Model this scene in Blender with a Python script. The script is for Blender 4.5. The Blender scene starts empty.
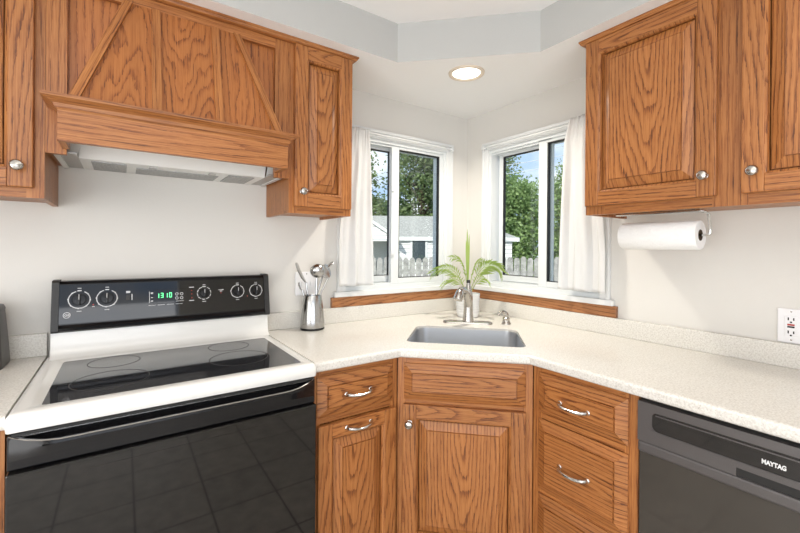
import bpy, bmesh, math, random
from mathutils import Vector, Matrix, noise as mnoise
random.seed(7)
S = bpy.context.scene
COL = S.collection
R2 = math.sqrt(2.0)
PI = math.pi

# ------------------------------------------------------------------ camera
F_PX, HORIZON, YAW, ROLL = 396.05, 247.9, 0.6093, 0.0080
cam = bpy.data.objects.new('camera', bpy.data.cameras.new('camera'))
COL.objects.link(cam)
cam.data.sensor_width = 36.0
cam.data.sensor_fit = 'HORIZONTAL'
cam.data.lens = F_PX / 800.0 * 36.0
cam.data.shift_y = -(266.5 - HORIZON) / 800.0
cam.data.clip_start = 0.02
fwd = Vector((math.sin(YAW), math.cos(YAW), 0))
rgt = Vector((math.cos(YAW), -math.sin(YAW), 0))
upv = Vector((0, 0, 1))
cr, sr = math.cos(ROLL), math.sin(ROLL)
Rv = rgt * cr + upv * sr
Uv = upv * cr - rgt * sr
M = Matrix((( Rv.x, Uv.x, -fwd.x), (Rv.y, Uv.y, -fwd.y), (Rv.z, Uv.z, -fwd.z))).to_4x4()
M.translation = Vector((-1.877, -1.910, 1.311))
cam.matrix_world = M
S.camera = cam

# ------------------------------------------------------------------ world, sun, lights, exposure
S.view_settings.view_transform = 'Standard'
S.view_settings.look = 'None'
S.view_settings.gamma = 1.0
S.view_settings.use_curve_mapping = False
S.view_settings.exposure = -0.03
SKY_STRENGTH = 1.4
w = bpy.data.worlds.new('sky'); S.world = w; w.use_nodes = True
nt = w.node_tree; nt.nodes.clear()
tc = nt.nodes.new('ShaderNodeTexCoord')
mp = nt.nodes.new('ShaderNodeMapping'); mp.inputs['Scale'].default_value = (2.2, 2.2, 5.0)
nz = nt.nodes.new('ShaderNodeTexNoise'); nz.inputs['Scale'].default_value = 1.7; nz.inputs['Detail'].default_value = 7
rp = nt.nodes.new('ShaderNodeValToRGB')
rp.color_ramp.elements[0].position = 0.44; rp.color_ramp.elements[0].color = (0.46, 0.62, 0.88, 1)
rp.color_ramp.elements[1].position = 0.62; rp.color_ramp.elements[1].color = (0.93, 0.95, 0.98, 1)
bg = nt.nodes.new('ShaderNodeBackground'); bg.inputs['Strength'].default_value = SKY_STRENGTH
ow = nt.nodes.new('ShaderNodeOutputWorld')
nt.links.new(tc.outputs['Generated'], mp.inputs['Vector']); nt.links.new(mp.outputs['Vector'], nz.inputs['Vector'])
nt.links.new(nz.outputs['Fac'], rp.inputs['Fac']); nt.links.new(rp.outputs['Color'], bg.inputs['Color'])
nt.links.new(bg.outputs['Background'], ow.inputs['Surface'])

def lamp(name, kind, loc, energy, color, size=None, sy=None, target=None):
    d = bpy.data.lights.new(name, kind); d.energy = energy; d.color = color
    o = bpy.data.objects.new(name, d); COL.objects.link(o); o.location = loc
    if kind == 'AREA':
        d.shape = 'RECTANGLE'; d.size = size; d.size_y = sy or size
    if target is not None:
        o.rotation_euler = (Vector(target) - Vector(loc)).to_track_quat('-Z', 'Y').to_euler()
    return o
sun = lamp('sun', 'SUN', (-8, -4.5, 6.5), 5.0, (1.0, 0.94, 0.85), target=(0, 0, 0)); sun.data.angle = 0.02
lamp('ceiling_fill_light', 'AREA', (-1.9, -2.1, 2.335), 11, (1.0, 0.95, 0.89), 1.3, 1.3, (-1.9, -2.1, 0))  # added fill from above the camera; no ceiling fixture is modelled
lamp('rear_ceiling_fill_light', 'AREA', (-3.2, -3.4, 2.335), 13, (1.0, 0.95, 0.89), 1.2, 1.2, (-3.2, -3.4, 0))  # second added overhead fill, further back in the unseen room
lamp('opposite_wall_fill_light', 'AREA', (-2.6, -4.33, 0.95), 44, (0.98, 0.985, 1.0), 2.6, 1.9, (-2.6, 0, 1.15))  # added fill light across the opening in the opposite wall
lamp('rear_wall_fill_light', 'AREA', (-4.36, -2.2, 0.95), 58, (0.98, 0.985, 1.0), 2.2, 1.9, (0, -2.2, 1.15))  # added fill light in front of the solid rear wall, no window there

# ------------------------------------------------------------------ materials
def mat(name):
    m = bpy.data.materials.new(name); m.use_nodes = True
    b = m.node_tree.nodes['Principled BSDF']
    return m, m.node_tree, b
def lnk(t, a, b): t.links.new(a, b)
def simple(name, col, rough=0.5, metal=0.0, bump=0.0, bscale=60.0, emit=None, estr=0.0, coat=0.0, var=0.0):
    m, t, b = mat(name)
    b.inputs['Base Color'].default_value = (*col, 1); b.inputs['Roughness'].default_value = rough
    b.inputs['Metallic'].default_value = metal
    if coat: b.inputs['Coat Weight'].default_value = coat; b.inputs['Coat Roughness'].default_value = 0.06
    if emit: b.inputs['Emission Color'].default_value = (*emit, 1); b.inputs['Emission Strength'].default_value = estr
    c = t.nodes.new('ShaderNodeTexCoord')
    n = t.nodes.new('ShaderNodeTexNoise'); n.inputs['Scale'].default_value = bscale; n.inputs['Detail'].default_value = 3
    lnk(t, c.outputs['Object'], n.inputs['Vector'])
    if bump:
        bp = t.nodes.new('ShaderNodeBump'); bp.inputs['Strength'].default_value = bump; bp.inputs['Distance'].default_value = 0.004
        lnk(t, n.outputs['Fac'], bp.inputs['Height']); lnk(t, bp.outputs['Normal'], b.inputs['Normal'])
    if var:
        r = t.nodes.new('ShaderNodeValToRGB')
        r.color_ramp.elements[0].position = 0.3; r.color_ramp.elements[1].position = 0.7
        r.color_ramp.elements[0].color = (*[x * (1 - var) for x in col], 1); r.color_ramp.elements[1].color = (*[min(1, x * (1 + var)) for x in col], 1)
        lnk(t, n.outputs['Fac'], r.inputs['Fac']); lnk(t, r.outputs['Color'], b.inputs['Base Color'])
    return m
def oak(name, light, mid, dark, rough=0.38, freq=74.0, slope=0.115, warp_a=0.12, jag=0.007, pore_a=0.85, line_a=1.0):
    """flat-sawn oak: growth rings cut at a low angle, plus fine pores along the grain (uv 'grain': u across, v along, in metres)"""
    m, t, b = mat(name)
    N = t.nodes.new
    uv = N('ShaderNodeUVMap'); uv.uv_map = 'grain'
    sp = N('ShaderNodeSeparateXYZ'); lnk(t, uv.outputs['UV'], sp.inputs[0])
    def math_(op, a, b_=None):
        n = N('ShaderNodeMath'); n.operation = op
        for i, x in enumerate((a, b_)):
            if x is None: continue
            if isinstance(x, (int, float)): n.inputs[i].default_value = x
            else: lnk(t, x, n.inputs[i])
        return n.outputs[0]
    def nz(su, sv, detail=2, rough=0.5):
        mp = N('ShaderNodeMapping'); mp.inputs['Scale'].default_value = (su, sv, 1)
        lnk(t, uv.outputs['UV'], mp.inputs['Vector'])
        n = N('ShaderNodeTexNoise'); n.inputs['Scale'].default_value = 1.0; n.inputs['Detail'].default_value = detail
        n.inputs['Roughness'].default_value = rough
        lnk(t, mp.outputs['Vector'], n.inputs['Vector']); return n.outputs['Fac']
    def rng(x, lo, hi):
        n = N('ShaderNodeMapRange'); n.inputs['From Min'].default_value = lo; n.inputs['From Max'].default_value = hi
        lnk(t, x, n.inputs['Value']); return n.outputs[0]
    u, v = sp.outputs[0], sp.outputs[1]
    warp = nz(5, 1.6, 3); wig = nz(26, 4, 2); fine = nz(240, 34, 2, 0.6)
    d = math_('ADD', math_('MULTIPLY', v, slope), math_('MULTIPLY', math_('SUBTRACT', warp, 0.5), warp_a))
    uu = math_('ADD', u, math_('MULTIPLY', math_('SUBTRACT', wig, 0.5), 0.012))
    r = math_('SQRT', math_('ADD', math_('MULTIPLY', uu, uu), math_('MULTIPLY', d, d)))
    r = math_('ADD', r, math_('MULTIPLY', math_('SUBTRACT', fine, 0.5), jag))
    saw = math_('FRACT', math_('ADD', math_('MULTIPLY', r, freq), math_('MULTIPLY', nz(14, 1.2, 2), 1.6)))
    ramp = N('ShaderNodeValToRGB'); e = ramp.color_ramp
    e.elements[0].position = 0.0; e.elements[0].color = (0.25, 0.25, 0.25, 1)
    e.elements[1].position = 1.0; e.elements[1].color = (0.12, 0.12, 0.12, 1)
    for p, c in ((0.04, 0.95), (0.16, 0.75), (0.32, 0.25), (0.55, 0.05)):
        x = e.elements.new(p); x.color = (c, c, c, 1)
    lnk(t, saw, ramp.inputs['Fac'])
    pores = rng(nz(300, 7, 3, 0.7), 0.44, 0.70)
    pores2 = rng(nz(120, 3, 3, 0.6), 0.50, 0.78)
    tone = nz(9, 1.5, 2)
    lines = math_('MULTIPLY', math_('MULTIPLY', ramp.outputs['Color'], math_('ADD', math_('MULTIPLY', pores, 0.75), 0.35)), line_a)
    fac = math_('ADD', lines, math_('ADD', math_('MULTIPLY', pores, 0.34 * pore_a), math_('MULTIPLY', pores2, 0.26 * pore_a)))
    cr_ = N('ShaderNodeValToRGB'); c = cr_.color_ramp
    c.elements[0].position = 0.0; c.elements[0].color = (*light, 1)
    c.elements[1].position = 1.0; c.elements[1].color = (*dark, 1)
    x = c.elements.new(0.40); x.color = (*mid, 1)
    lnk(t, fac, cr_.inputs['Fac'])
    hs = N('ShaderNodeHueSaturation'); lnk(t, cr_.outputs['Color'], hs.inputs['Color'])
    oi = N('ShaderNodeObjectInfo')
    val = math_('ADD', math_('MULTIPLY', math_('SUBTRACT', tone, 0.5), 0.45), math_('ADD', math_('MULTIPLY', oi.outputs['Random'], 0.16), 0.92))
    lnk(t, val, hs.inputs['Value'])
    lnk(t, hs.outputs['Color'], b.inputs['Base Color'])
    b.inputs['Roughness'].default_value = rough
    bp = N('ShaderNodeBump'); bp.inputs['Strength'].default_value = 0.12; bp.inputs['Distance'].default_value = 0.001; bp.invert = True
    lnk(t, fac, bp.inputs['Height']); lnk(t, bp.outputs['Normal'], b.inputs['Normal'])
    return m
OL, OM, OD = (0.455, 0.188, 0.056), (0.300, 0.102, 0.026), (0.095, 0.026, 0.007)
OAK = oak('oak', OL, OM, OD, line_a=1.3)
OAK_STRAIGHT = oak('oak_straight_grain', OL, OM, OD, freq=60.0, slope=0.05, warp_a=0.06, pore_a=1.25, line_a=0.8)
OAK_PLY = oak('oak_veneer', (0.43, 0.162, 0.044), (0.32, 0.105, 0.027), (0.125, 0.036, 0.010), freq=52.0, slope=0.16, warp_a=0.30, jag=0.012, line_a=1.25)
OAK_SILL = oak('oak_trim', (0.42, 0.19, 0.075), (0.28, 0.105, 0.036), (0.10, 0.033, 0.012), line_a=1.1)
DARK_OAK = simple('dark_brown_oak', (0.16, 0.07, 0.03), 0.6)  # one even dark brown, used on the toe kicks

def wallpaint(name, col):
    return simple(name, col, 0.75, bump=0.12, bscale=140)
WALL = wallpaint('wall_paint', (0.705, 0.69, 0.65))
CEIL = wallpaint('ceiling_paint', (0.90, 0.895, 0.885))
SOFF = wallpaint('soffit_face_shade', (0.51, 0.515, 0.50))  # grey taken below the wall tone: shade of the upright faces put into colour
VINYL = simple('white_vinyl', (0.70, 0.73, 0.735), 0.35)
CASING = simple('white_gloss_paint', (0.74, 0.755, 0.75), 0.35)
GASKET = simple('black_gasket', (0.012, 0.012, 0.012), 0.5)
CHROME = simple('chrome', (0.62, 0.62, 0.61), 0.14, 1.0)
NICKEL = simple('brushed_nickel', (0.46, 0.44, 0.41), 0.24, 1.0)
STEEL = simple('stainless_steel', (0.45, 0.45, 0.445), 0.22, 1.0)
SINK_STEEL = simple('sink_stainless', (0.56, 0.58, 0.61), 0.36, 1.0)
PORCELAIN = simple('white_enamel', (0.83, 0.83, 0.80), 0.22, coat=0.4)
BLACK_GLASS = simple('black_glass', (0.008, 0.0075, 0.007), 0.04)
BLACK_GLASS.node_tree.nodes['Principled BSDF'].inputs['Specular IOR Level'].default_value = 0.62
BLACK_PLASTIC = simple('black_plastic', (0.008, 0.008, 0.009), 0.2)
BLACK_PLASTIC.node_tree.nodes['Principled BSDF'].inputs['Specular IOR Level'].default_value = 0.35
BLACK_SATIN = simple('black_satin', (0.02, 0.02, 0.02), 0.45)
GREY_PRINT = simple('grey_printing', (0.62, 0.62, 0.62), 0.5)
RED_PRINT = simple('red_indicator', (0.45, 0.03, 0.02), 0.4)
WHITE_PLASTIC = simple('white_plastic', (0.82, 0.82, 0.83), 0.35)
DARK_SLOT = simple('dark_slot', (0.01, 0.01, 0.01), 0.6)
GREEN_LED = simple('green_digits', (0.05, 0.4, 0.15), 0.5, emit=(0.15, 1.0, 0.35), estr=2.0)
LENS = simple('lamp_lens', (0.9, 0.9, 0.9), 0.5, emit=(1.0, 0.95, 0.86), estr=3.0)
HOOD_WHITE = simple('hood_white_enamel', (0.80, 0.80, 0.77), 0.3)
HOOD_GREY = simple('hood_grey_metal', (0.45, 0.44, 0.42), 0.4, 0.5)
FILTER = simple('hood_filter_mesh', (0.38, 0.38, 0.37), 0.45, 0.6, var=0.5, bscale=300)
PAPER = simple('paper_towel', (0.86, 0.86, 0.85), 0.9, bump=0.6, bscale=190)
CARD = simple('cardboard_core', (0.10, 0.07, 0.045), 0.9)
CERAMIC = simple('white_ceramic', (0.84, 0.85, 0.86), 0.22)
SOIL = simple('potting_soil', (0.04, 0.025, 0.015), 0.95, bump=0.8, bscale=120, var=0.5)
CANIST = simple('dark_grey_container', (0.055, 0.052, 0.05), 0.35)
DW_GREY = simple('graphite_panel', (0.115, 0.108, 0.108), 0.33, 0.35, var=0.08, bscale=500)
DW_DOOR = simple('graphite_gloss_door', (0.040, 0.036, 0.031), 0.07, 0.0, coat=0.9)
DW_GLASS = simple('gloss_black_insert', (0.012, 0.012, 0.013), 0.04, coat=0.5)

def cooktop_mat():
    m, t, b = mat('speckled_glass_cooktop')
    c = t.nodes.new('ShaderNodeTexCoord')
    v = t.nodes.new('ShaderNodeTexVoronoi'); v.inputs['Scale'].default_value = 260
    lnk(t, c.outputs['Object'], v.inputs['Vector'])
    r = t.nodes.new('ShaderNodeValToRGB')
    r.color_ramp.elements[0].position = 0.0; r.color_ramp.elements[0].color = (0.22, 0.23, 0.26, 1)
    r.color_ramp.elements[1].position = 0.30; r.color_ramp.elements[1].color = (0.012, 0.013, 0.016, 1)
    lnk(t, v.outputs['Distance'], r.inputs['Fac']); lnk(t, r.outputs['Color'], b.inputs['Base Color'])
    b.inputs['Roughness'].default_value = 0.04; b.inputs['Specular IOR Level'].default_value = 0.75
    return m
COOK = cooktop_mat()
def counter_mat():
    m, t, b = mat('speckled_solid_surface')
    c = t.nodes.new('ShaderNodeTexCoord')
    v = t.nodes.new('ShaderNodeTexVoronoi'); v.inputs['Scale'].default_value = 210
    n = t.nodes.new('ShaderNodeTexNoise'); n.inputs['Scale'].default_value = 190; n.inputs['Detail'].default_value = 3
    n2 = t.nodes.new('ShaderNodeTexNoise'); n2.inputs['Scale'].default_value = 330; n2.inputs['Detail'].default_value = 2
    for x in (v, n, n2): lnk(t, c.outputs['Object'], x.inputs['Vector'])
    r = t.nodes.new('ShaderNodeValToRGB')
    r.color_ramp.elements[0].position = 0.33; r.color_ramp.elements[0].color = (0.62, 0.595, 0.545, 1)
    r.color_ramp.elements[1].position = 0.58; r.color_ramp.elements[1].color = (0.765, 0.75, 0.70, 1)
    lnk(t, n.outputs['Fac'], r.inputs['Fac'])
    mx = t.nodes.new('ShaderNodeMixRGB'); mx.inputs['Color2'].default_value = (0.38, 0.34, 0.28, 1)
    r2 = t.nodes.new('ShaderNodeValToRGB')
    r2.color_ramp.elements[0].position = 0.66; r2.color_ramp.elements[0].color = (0, 0, 0, 1)
    r2.color_ramp.elements[1].position = 0.74; r2.color_ramp.elements[1].color = (0.8, 0.8, 0.8, 1)
    lnk(t, n2.outputs['Fac'], r2.inputs['Fac'])
    lnk(t, r2.outputs['Color'], mx.inputs['Fac']); lnk(t, r.outputs['Color'], mx.inputs['Color1'])
    lnk(t, mx.outputs['Color'], b.inputs['Base Color'])
    b.inputs['Roughness'].default_value = 0.24
    return m
COUNTER = counter_mat()
def tile_mat():
    m, t, b = mat('floor_tile')
    c = t.nodes.new('ShaderNodeTexCoord')
    br = t.nodes.new('ShaderNodeTexBrick'); br.offset = 0.0; br.squash = 1.0
    br.inputs['Scale'].default_value = 1.0; br.inputs['Brick Width'].default_value = 0.315; br.inputs['Row Height'].default_value = 0.315
    br.inputs['Mortar Size'].default_value = 0.0045
    br.inputs['Color1'].default_value = (0.50, 0.45, 0.385, 1); br.inputs['Color2'].default_value = (0.44, 0.40, 0.345, 1)
    br.inputs['Mortar'].default_value = (0.13, 0.115, 0.10, 1)
    n = t.nodes.new('ShaderNodeTexNoise'); n.inputs['Scale'].default_value = 14; n.inputs['Detail'].default_value = 5
    mx = t.nodes.new('ShaderNodeMixRGB'); mx.blend_type = 'OVERLAY'; mx.inputs['Fac'].default_value = 0.5
    mpp = t.nodes.new('ShaderNodeMapping'); mpp.inputs['Location'].default_value = (-0.065, -0.05, 0)
    lnk(t, c.outputs['Object'], mpp.inputs['Vector']); lnk(t, mpp.outputs['Vector'], br.inputs['Vector']); lnk(t, c.outputs['Object'], n.inputs['Vector'])
    lnk(t, br.outputs['Color'], mx.inputs['Color1']); lnk(t, n.outputs['Fac'], mx.inputs['Color2'])
    lnk(t, mx.outputs['Color'], b.inputs['Base Color']); b.inputs['Roughness'].default_value = 0.45
    return m
TILE = tile_mat()
def glass_mat():
    m, t, b = mat('window_glass'); t.nodes.remove(b)
    tr = t.nodes.new('ShaderNodeBsdfTransparent'); tr.inputs['Color'].default_value = (0.95, 0.97, 0.965, 1)
    gl = t.nodes.new('ShaderNodeBsdfGlossy'); gl.inputs['Roughness'].default_value = 0.02
    fr = t.nodes.new('ShaderNodeFresnel'); fr.inputs['IOR'].default_value = 1.35
    mx = t.nodes.new('ShaderNodeMixShader')
    lnk(t, fr.outputs[0], mx.inputs[0]); lnk(t, tr.outputs[0], mx.inputs[1]); lnk(t, gl.outputs[0], mx.inputs[2])
    lnk(t, mx.outputs[0], t.nodes['Material Output'].inputs['Surface'])
    return m
GLASS = glass_mat()
def cloth_mat():
    m, t, b = mat('white_sheer_cloth')
    b.inputs['Base Color'].default_value = (0.88, 0.88, 0.87, 1); b.inputs['Roughness'].default_value = 0.9
    tl = t.nodes.new('ShaderNodeBsdfTranslucent'); tl.inputs['Color'].default_value = (0.88, 0.88, 0.87, 1)
    mx = t.nodes.new('ShaderNodeMixShader'); mx.inputs[0].default_value = 0.4
    lnk(t, b.outputs[0], mx.inputs[1]); lnk(t, tl.outputs[0], mx.inputs[2]); lnk(t, mx.outputs[0], t.nodes['Material Output'].inputs['Surface'])
    return m
CLOTH = cloth_mat()
def leaf_mat(name, c0, c1):
    m, t, b = mat(name)
    c = t.nodes.new('ShaderNodeTexCoord')
    n = t.nodes.new('ShaderNodeTexNoise'); n.inputs['Scale'].default_value = 1.6; n.inputs['Detail'].default_value = 6
    lnk(t, c.outputs['Object'], n.inputs['Vector'])
    r = t.nodes.new('ShaderNodeValToRGB'); r.color_ramp.elements[0].position = 0.35; r.color_ramp.elements[1].position = 0.65
    r.color_ramp.elements[0].color = (*c0, 1); r.color_ramp.elements[1].color = (*c1, 1)
    lnk(t, n.outputs['Fac'], r.inputs['Fac']); lnk(t, r.outputs['Color'], b.inputs['Base Color'])
    b.inputs['Roughness'].default_value = 0.5
    tl = t.nodes.new('ShaderNodeBsdfTranslucent'); lnk(t, r.outputs['Color'], tl.inputs['Color'])
    mx = t.nodes.new('ShaderNodeMixShader'); mx.inputs[0].default_value = 0.35
    lnk(t, b.outputs[0], mx.inputs[1]); lnk(t, tl.outputs[0], mx.inputs[2]); lnk(t, mx.outputs[0], t.nodes['Material Output'].inputs['Surface'])
    return m
PALM = leaf_mat('palm_leaf', (0.28, 0.42, 0.08), (0.50, 0.62, 0.19))
LEAF_A = leaf_mat('tree_leaf_deep', (0.13, 0.20, 0.085), (0.27, 0.35, 0.15))
LEAF_B = leaf_mat('tree_leaf_bright', (0.17, 0.27, 0.10), (0.34, 0.46, 0.18))
BARK = simple('bark', (0.12, 0.09, 0.065), 0.9, bump=0.8, bscale=20, var=0.4)
def siding_mat():
    m, t, b = mat('white_lap_siding')
    c = t.nodes.new('ShaderNodeTexCoord'); s = t.nodes.new('ShaderNodeSeparateXYZ'); lnk(t, c.outputs['Object'], s.inputs[0])
    a = t.nodes.new('ShaderNodeMath'); a.operation = 'MULTIPLY'; a.inputs[1].default_value = 1 / 0.15; lnk(t, s.outputs[2], a.inputs[0])
    f = t.nodes.new('ShaderNodeMath'); f.operation = 'FRACT'; lnk(t, a.outputs[0], f.inputs[0])
    r = t.nodes.new('ShaderNodeValToRGB'); r.color_ramp.elements[0].position = 0.80; r.color_ramp.elements[0].color = (0.86, 0.86, 0.84, 1)
    r.color_ramp.elements[1].position = 0.88; r.color_ramp.elements[1].color = (0.40, 0.41, 0.42, 1)
    lnk(t, f.outputs[0], r.inputs['Fac']); lnk(t, r.outputs['Color'], b.inputs['Base Color']); b.inputs['Roughness'].default_value = 0.6
    return m
SIDING = siding_mat()
SHINGLE = simple('grey_shingles', (0.36, 0.36, 0.335), 0.9, var=0.25, bscale=14, bump=0.3)
FENCEWOOD = simple('weathered_fence_wood', (0.36, 0.35, 0.335), 0.85, var=0.3, bscale=9)
GRASS = simple('lawn_grass', (0.19, 0.205, 0.13), 0.95, var=0.4, bscale=3)
PORCH_GREY = simple('porch_wall_grey', (0.66, 0.67, 0.68), 0.7)  # even grey for the porch wall, darker than the siding

# ------------------------------------------------------------------ frames: (a, b, c) -> world
class Frame:
    def __init__(s, o, ea, eb, ec=(0, 0, 1)):
        s.o, s.e = Vector(o), (Vector(ea), Vector(eb), Vector(ec))
    def __call__(s, a, b, c): return s.o + s.e[0] * a + s.e[1] * b + s.e[2] * c
WL = Frame((0, 0, 0), (-1, 0, 0), (0, -1, 0))       # left wall: a = distance from the corner, b = out into the room
WR = Frame((0, 0, 0), (0, -1, 0), (-1, 0, 0))       # right wall
DG = Frame((0, 0, 0), (1 / R2, -1 / R2, 0), (-1 / R2, -1 / R2, 0))   # across the corner
ID = Frame((0, 0, 0), (1, 0, 0), (0, 1, 0))

BASE = {}
def tag(o, label, cat, group=None, kind=None):
    o['label'] = label; o['category'] = cat
    if group: o['group'] = group
    if kind: o['kind'] = kind
    return o
def thing(name, label, cat, loc, group=None):
    o = bpy.data.objects.new(name, None); COL.objects.link(o); o.location = loc; o.empty_display_size = 0.05
    BASE[o] = Vector(loc)
    return tag(o, label, cat, group)

class MB:
    """collects shapes in world space; build() links them as one mesh object"""
    def __init__(s):
        s.bm = bmesh.new(); s.uv = s.bm.loops.layers.uv.new('grain')
    def grain(s, faces, F, axis, flat=False, center=None):
        g = F.e[axis].normalized()
        off_u = random.uniform(-0.02, 0.02) if flat else random.choice((-1, 1)) * random.uniform(0.07, 0.16)
        off_v = random.uniform(-0.25, 0.25) + random.choice((-1.0, 1.0, 2.0))*0.0
        ov2 = random.uniform(0, 40)
        cs = center if center is not None else sum((f.calc_center_median() for f in faces), Vector()) / max(1, len(faces))
        dv = random.uniform(0.10, 0.55) * random.choice((-1, 1)) if flat else random.uniform(0.3, 0.9)
        for f in faces:
            n = f.normal if f.normal.length > 0.1 else Vector((0, 0, 1))
            ac = n.cross(g)
            if ac.length < 0.15:
                ac = g.orthogonal()
            ac.normalize()
            # keep the sign of the across axis steady
            if ac.dot(F.e[0] + F.e[1] * 0.77 + F.e[2] * 0.31) < 0: ac = -ac
            for l in f.loops:
                p = l.vert.co - cs
                l[s.uv].uv = (p.dot(ac) + off_u, p.dot(g) + dv)
    def faces_from(s, before):
        return [f for f in s.bm.faces if f not in before]
    def hexa(s, pts, F=None, axis=2, flat=False, bevel=0.0):
        """8 points: bottom ring of 4 then top ring of 4"""
        before = set(s.bm.faces)
        vs = [s.bm.verts.new(p) for p in pts]
        q = [(0, 1, 2, 3), (4, 5, 6, 7), (0, 1, 5, 4), (1, 2, 6, 5), (2, 3, 7, 6), (3, 0, 4, 7)]
        fs = [s.bm.faces.new([vs[i] for i in k]) for k in q]
        bmesh.ops.recalc_face_normals(s.bm, faces=fs)
        if bevel:
            es = list({e for f in fs for e in f.edges})
            r = bmesh.ops.bevel(s.bm, geom=es, offset=bevel, segments=2, affect='EDGES', profile=0.5, clamp_overlap=True)
            fs = [f for f in s.bm.faces if f not in before]
        for f in fs: f.normal_update()
        if F: s.grain(fs, F, axis, flat)
        return fs
    def box(s, F, a0, a1, b0, b1, c0, c1, axis=2, flat=False, bevel=0.0):
        p = [F(a0, b0, c0), F(a1, b0, c0), F(a1, b1, c0), F(a0, b1, c0), F(a0, b0, c1), F(a1, b0, c1), F(a1, b1, c1), F(a0, b1, c1)]
        return s.hexa(p, F, axis, flat, bevel)
    def poly(s, pts, F=None, axis=2, flat=False):
        f = s.bm.faces.new([s.bm.verts.new(p) for p in pts]); f.normal_update()
        if F: s.grain([f], F, axis, flat)
        return f
    def prism(s, pts0, pts1, F=None, axis=2, flat=False):
        """closed solid between two matching outlines"""
        n = len(pts0)
        a = [s.bm.verts.new(p) for p in pts0]; b = [s.bm.verts.new(p) for p in pts1]
        fs = [s.bm.faces.new(a), s.bm.faces.new(b[::-1])]
        for i in range(n):
            fs.append(s.bm.faces.new([a[i], b[i], b[(i + 1) % n], a[(i + 1) % n]]))
        bmesh.ops.recalc_face_normals(s.bm, faces=fs)
        for f in fs: f.normal_update()
        if F: s.grain(fs, F, axis, flat)
        return fs
    def loft(s, rings, cap0=True, cap1=True, closed=True, F=None, axis=2, flat=False):
        vr = [[s.bm.verts.new(p) for p in r] for r in rings]
        fs = []
        n = len(vr[0])
        for i in range(len(vr) - 1):
            for j in range(n if closed else n - 1):
                k = (j + 1) % n
                fs.append(s.bm.faces.new([vr[i][j], vr[i][k], vr[i + 1][k], vr[i + 1][j]]))
        if cap0: fs.append(s.bm.faces.new(vr[0][::-1]))
        if cap1: fs.append(s.bm.faces.new(vr[-1]))
        bmesh.ops.recalc_face_normals(s.bm, faces=fs)
        for f in fs: f.normal_update()
        if F: s.grain(fs, F, axis, flat)
        return fs
    def rings(s, F, rects, cap=True, axis=2, flat=False, split=False):
        """nested rectangles (a0,a1,c0,c1,b); with split the four sides get mitred grain"""
        loops = [[F(a0, b, c0), F(a1, b, c0), F(a1, b, c1), F(a0, b, c1)] for a0, a1, c0, c1, b in rects]
        return s.loft(loops, False, cap, True, F, axis, flat)
    def lathe(s, o, prof, seg=24, axis=(0, 0, 1), cap0=True, cap1=True, sq=None):
        ax = Vector(axis).normalized(); x = ax.orthogonal().normalized(); y = ax.cross(x)
        o = Vector(o)
        rr = []
        for r, h in prof:
            rr.append([o + ax * h + (x * math.cos(2 * PI * k / seg) + y * math.sin(2 * PI * k / seg)) * max(r, 1e-5) for k in range(seg)])
        return s.loft(rr, cap0, cap1)
    def tube(s, pts, rad, seg=10, cap=True, flatx=1.0):
        pts = [Vector(p) for p in pts]
        if not isinstance(rad, (list, tuple)): rad = [rad] * len(pts)
        rr = []; x = None
        for i, p in enumerate(pts):
            d = (pts[min(i + 1, len(pts) - 1)] - pts[max(i - 1, 0)]).normalized()
            if x is None: x = d.orthogonal().normalized()
            x = (x - d * x.dot(d)).normalized(); y = d.cross(x)
            rr.append([p + (x * math.cos(2 * PI * k / seg) + y * flatx * math.sin(2 * PI * k / seg)) * rad[i] for k in range(seg)])
        return s.loft(rr, cap, cap)
    def build(s, name, m, parent=None, smooth=False, recalc=False, angle=35):
        me = bpy.data.meshes.new(name)
        base = BASE.get(parent, Vector((0, 0, 0))) if parent else Vector((0, 0, 0))
        bmesh.ops.translate(s.bm, verts=s.bm.verts, vec=-base)
        if recalc: bmesh.ops.recalc_face_normals(s.bm, faces=s.bm.faces)
        s.bm.to_mesh(me); s.bm.free()
        me.materials.append(m)
        if smooth:
            for p in me.polygons: p.use_smooth = True
            me.set_sharp_from_angle(angle=math.radians(angle))
        o = bpy.data.objects.new(name, me); COL.objects.link(o)
        if parent: o.parent = parent; BASE[o] = base
        return o
def top(o, loc):
    """moves a one-mesh thing's origin to loc"""
    loc = Vector(loc); o.data.transform(Matrix.Translation(-loc)); o.location = loc; return o
def bez(p, n=12):
    p = [Vector(x) for x in p]; out = []
    for i in range(n + 1):
        t = i / n; q = list(p)
        while len(q) > 1: q = [q[k].lerp(q[k + 1], t) for k in range(len(q) - 1)]
        out.append(q[0])
    return out
def struct(o, label=None):
    o['kind'] = 'structure'
    return o
def text_mesh(txt, size, F, a, b, c, adir, m, name, parent, bold=0.0, width=None, shear=0.0, depth=0.0006, serif=None):
    cu = bpy.data.curves.new('t', 'FONT'); cu.body = txt; cu.size = size; cu.offset = bold; cu.shear = shear
    cu.align_x = 'CENTER'; cu.align_y = 'CENTER'; cu.extrude = depth
    ob = bpy.data.objects.new('t', cu); COL.objects.link(ob)
    me = bpy.data.meshes.new_from_object(ob.evaluated_get(bpy.context.evaluated_depsgraph_get()))
    bpy.data.objects.remove(ob)
    xs = [v.co.x for v in me.vertices]; k = width / (max(xs) - min(xs)) if width else 1.0
    base = BASE.get(parent, Vector())
    for v in me.vertices:
        v.co = F(a + adir * v.co.x * k, b + v.co.z, c + v.co.y) - base
    me.materials.append(m)
    o = bpy.data.objects.new(name, me); COL.objects.link(o); o.parent = parent; BASE[o] = base
    return o

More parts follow.
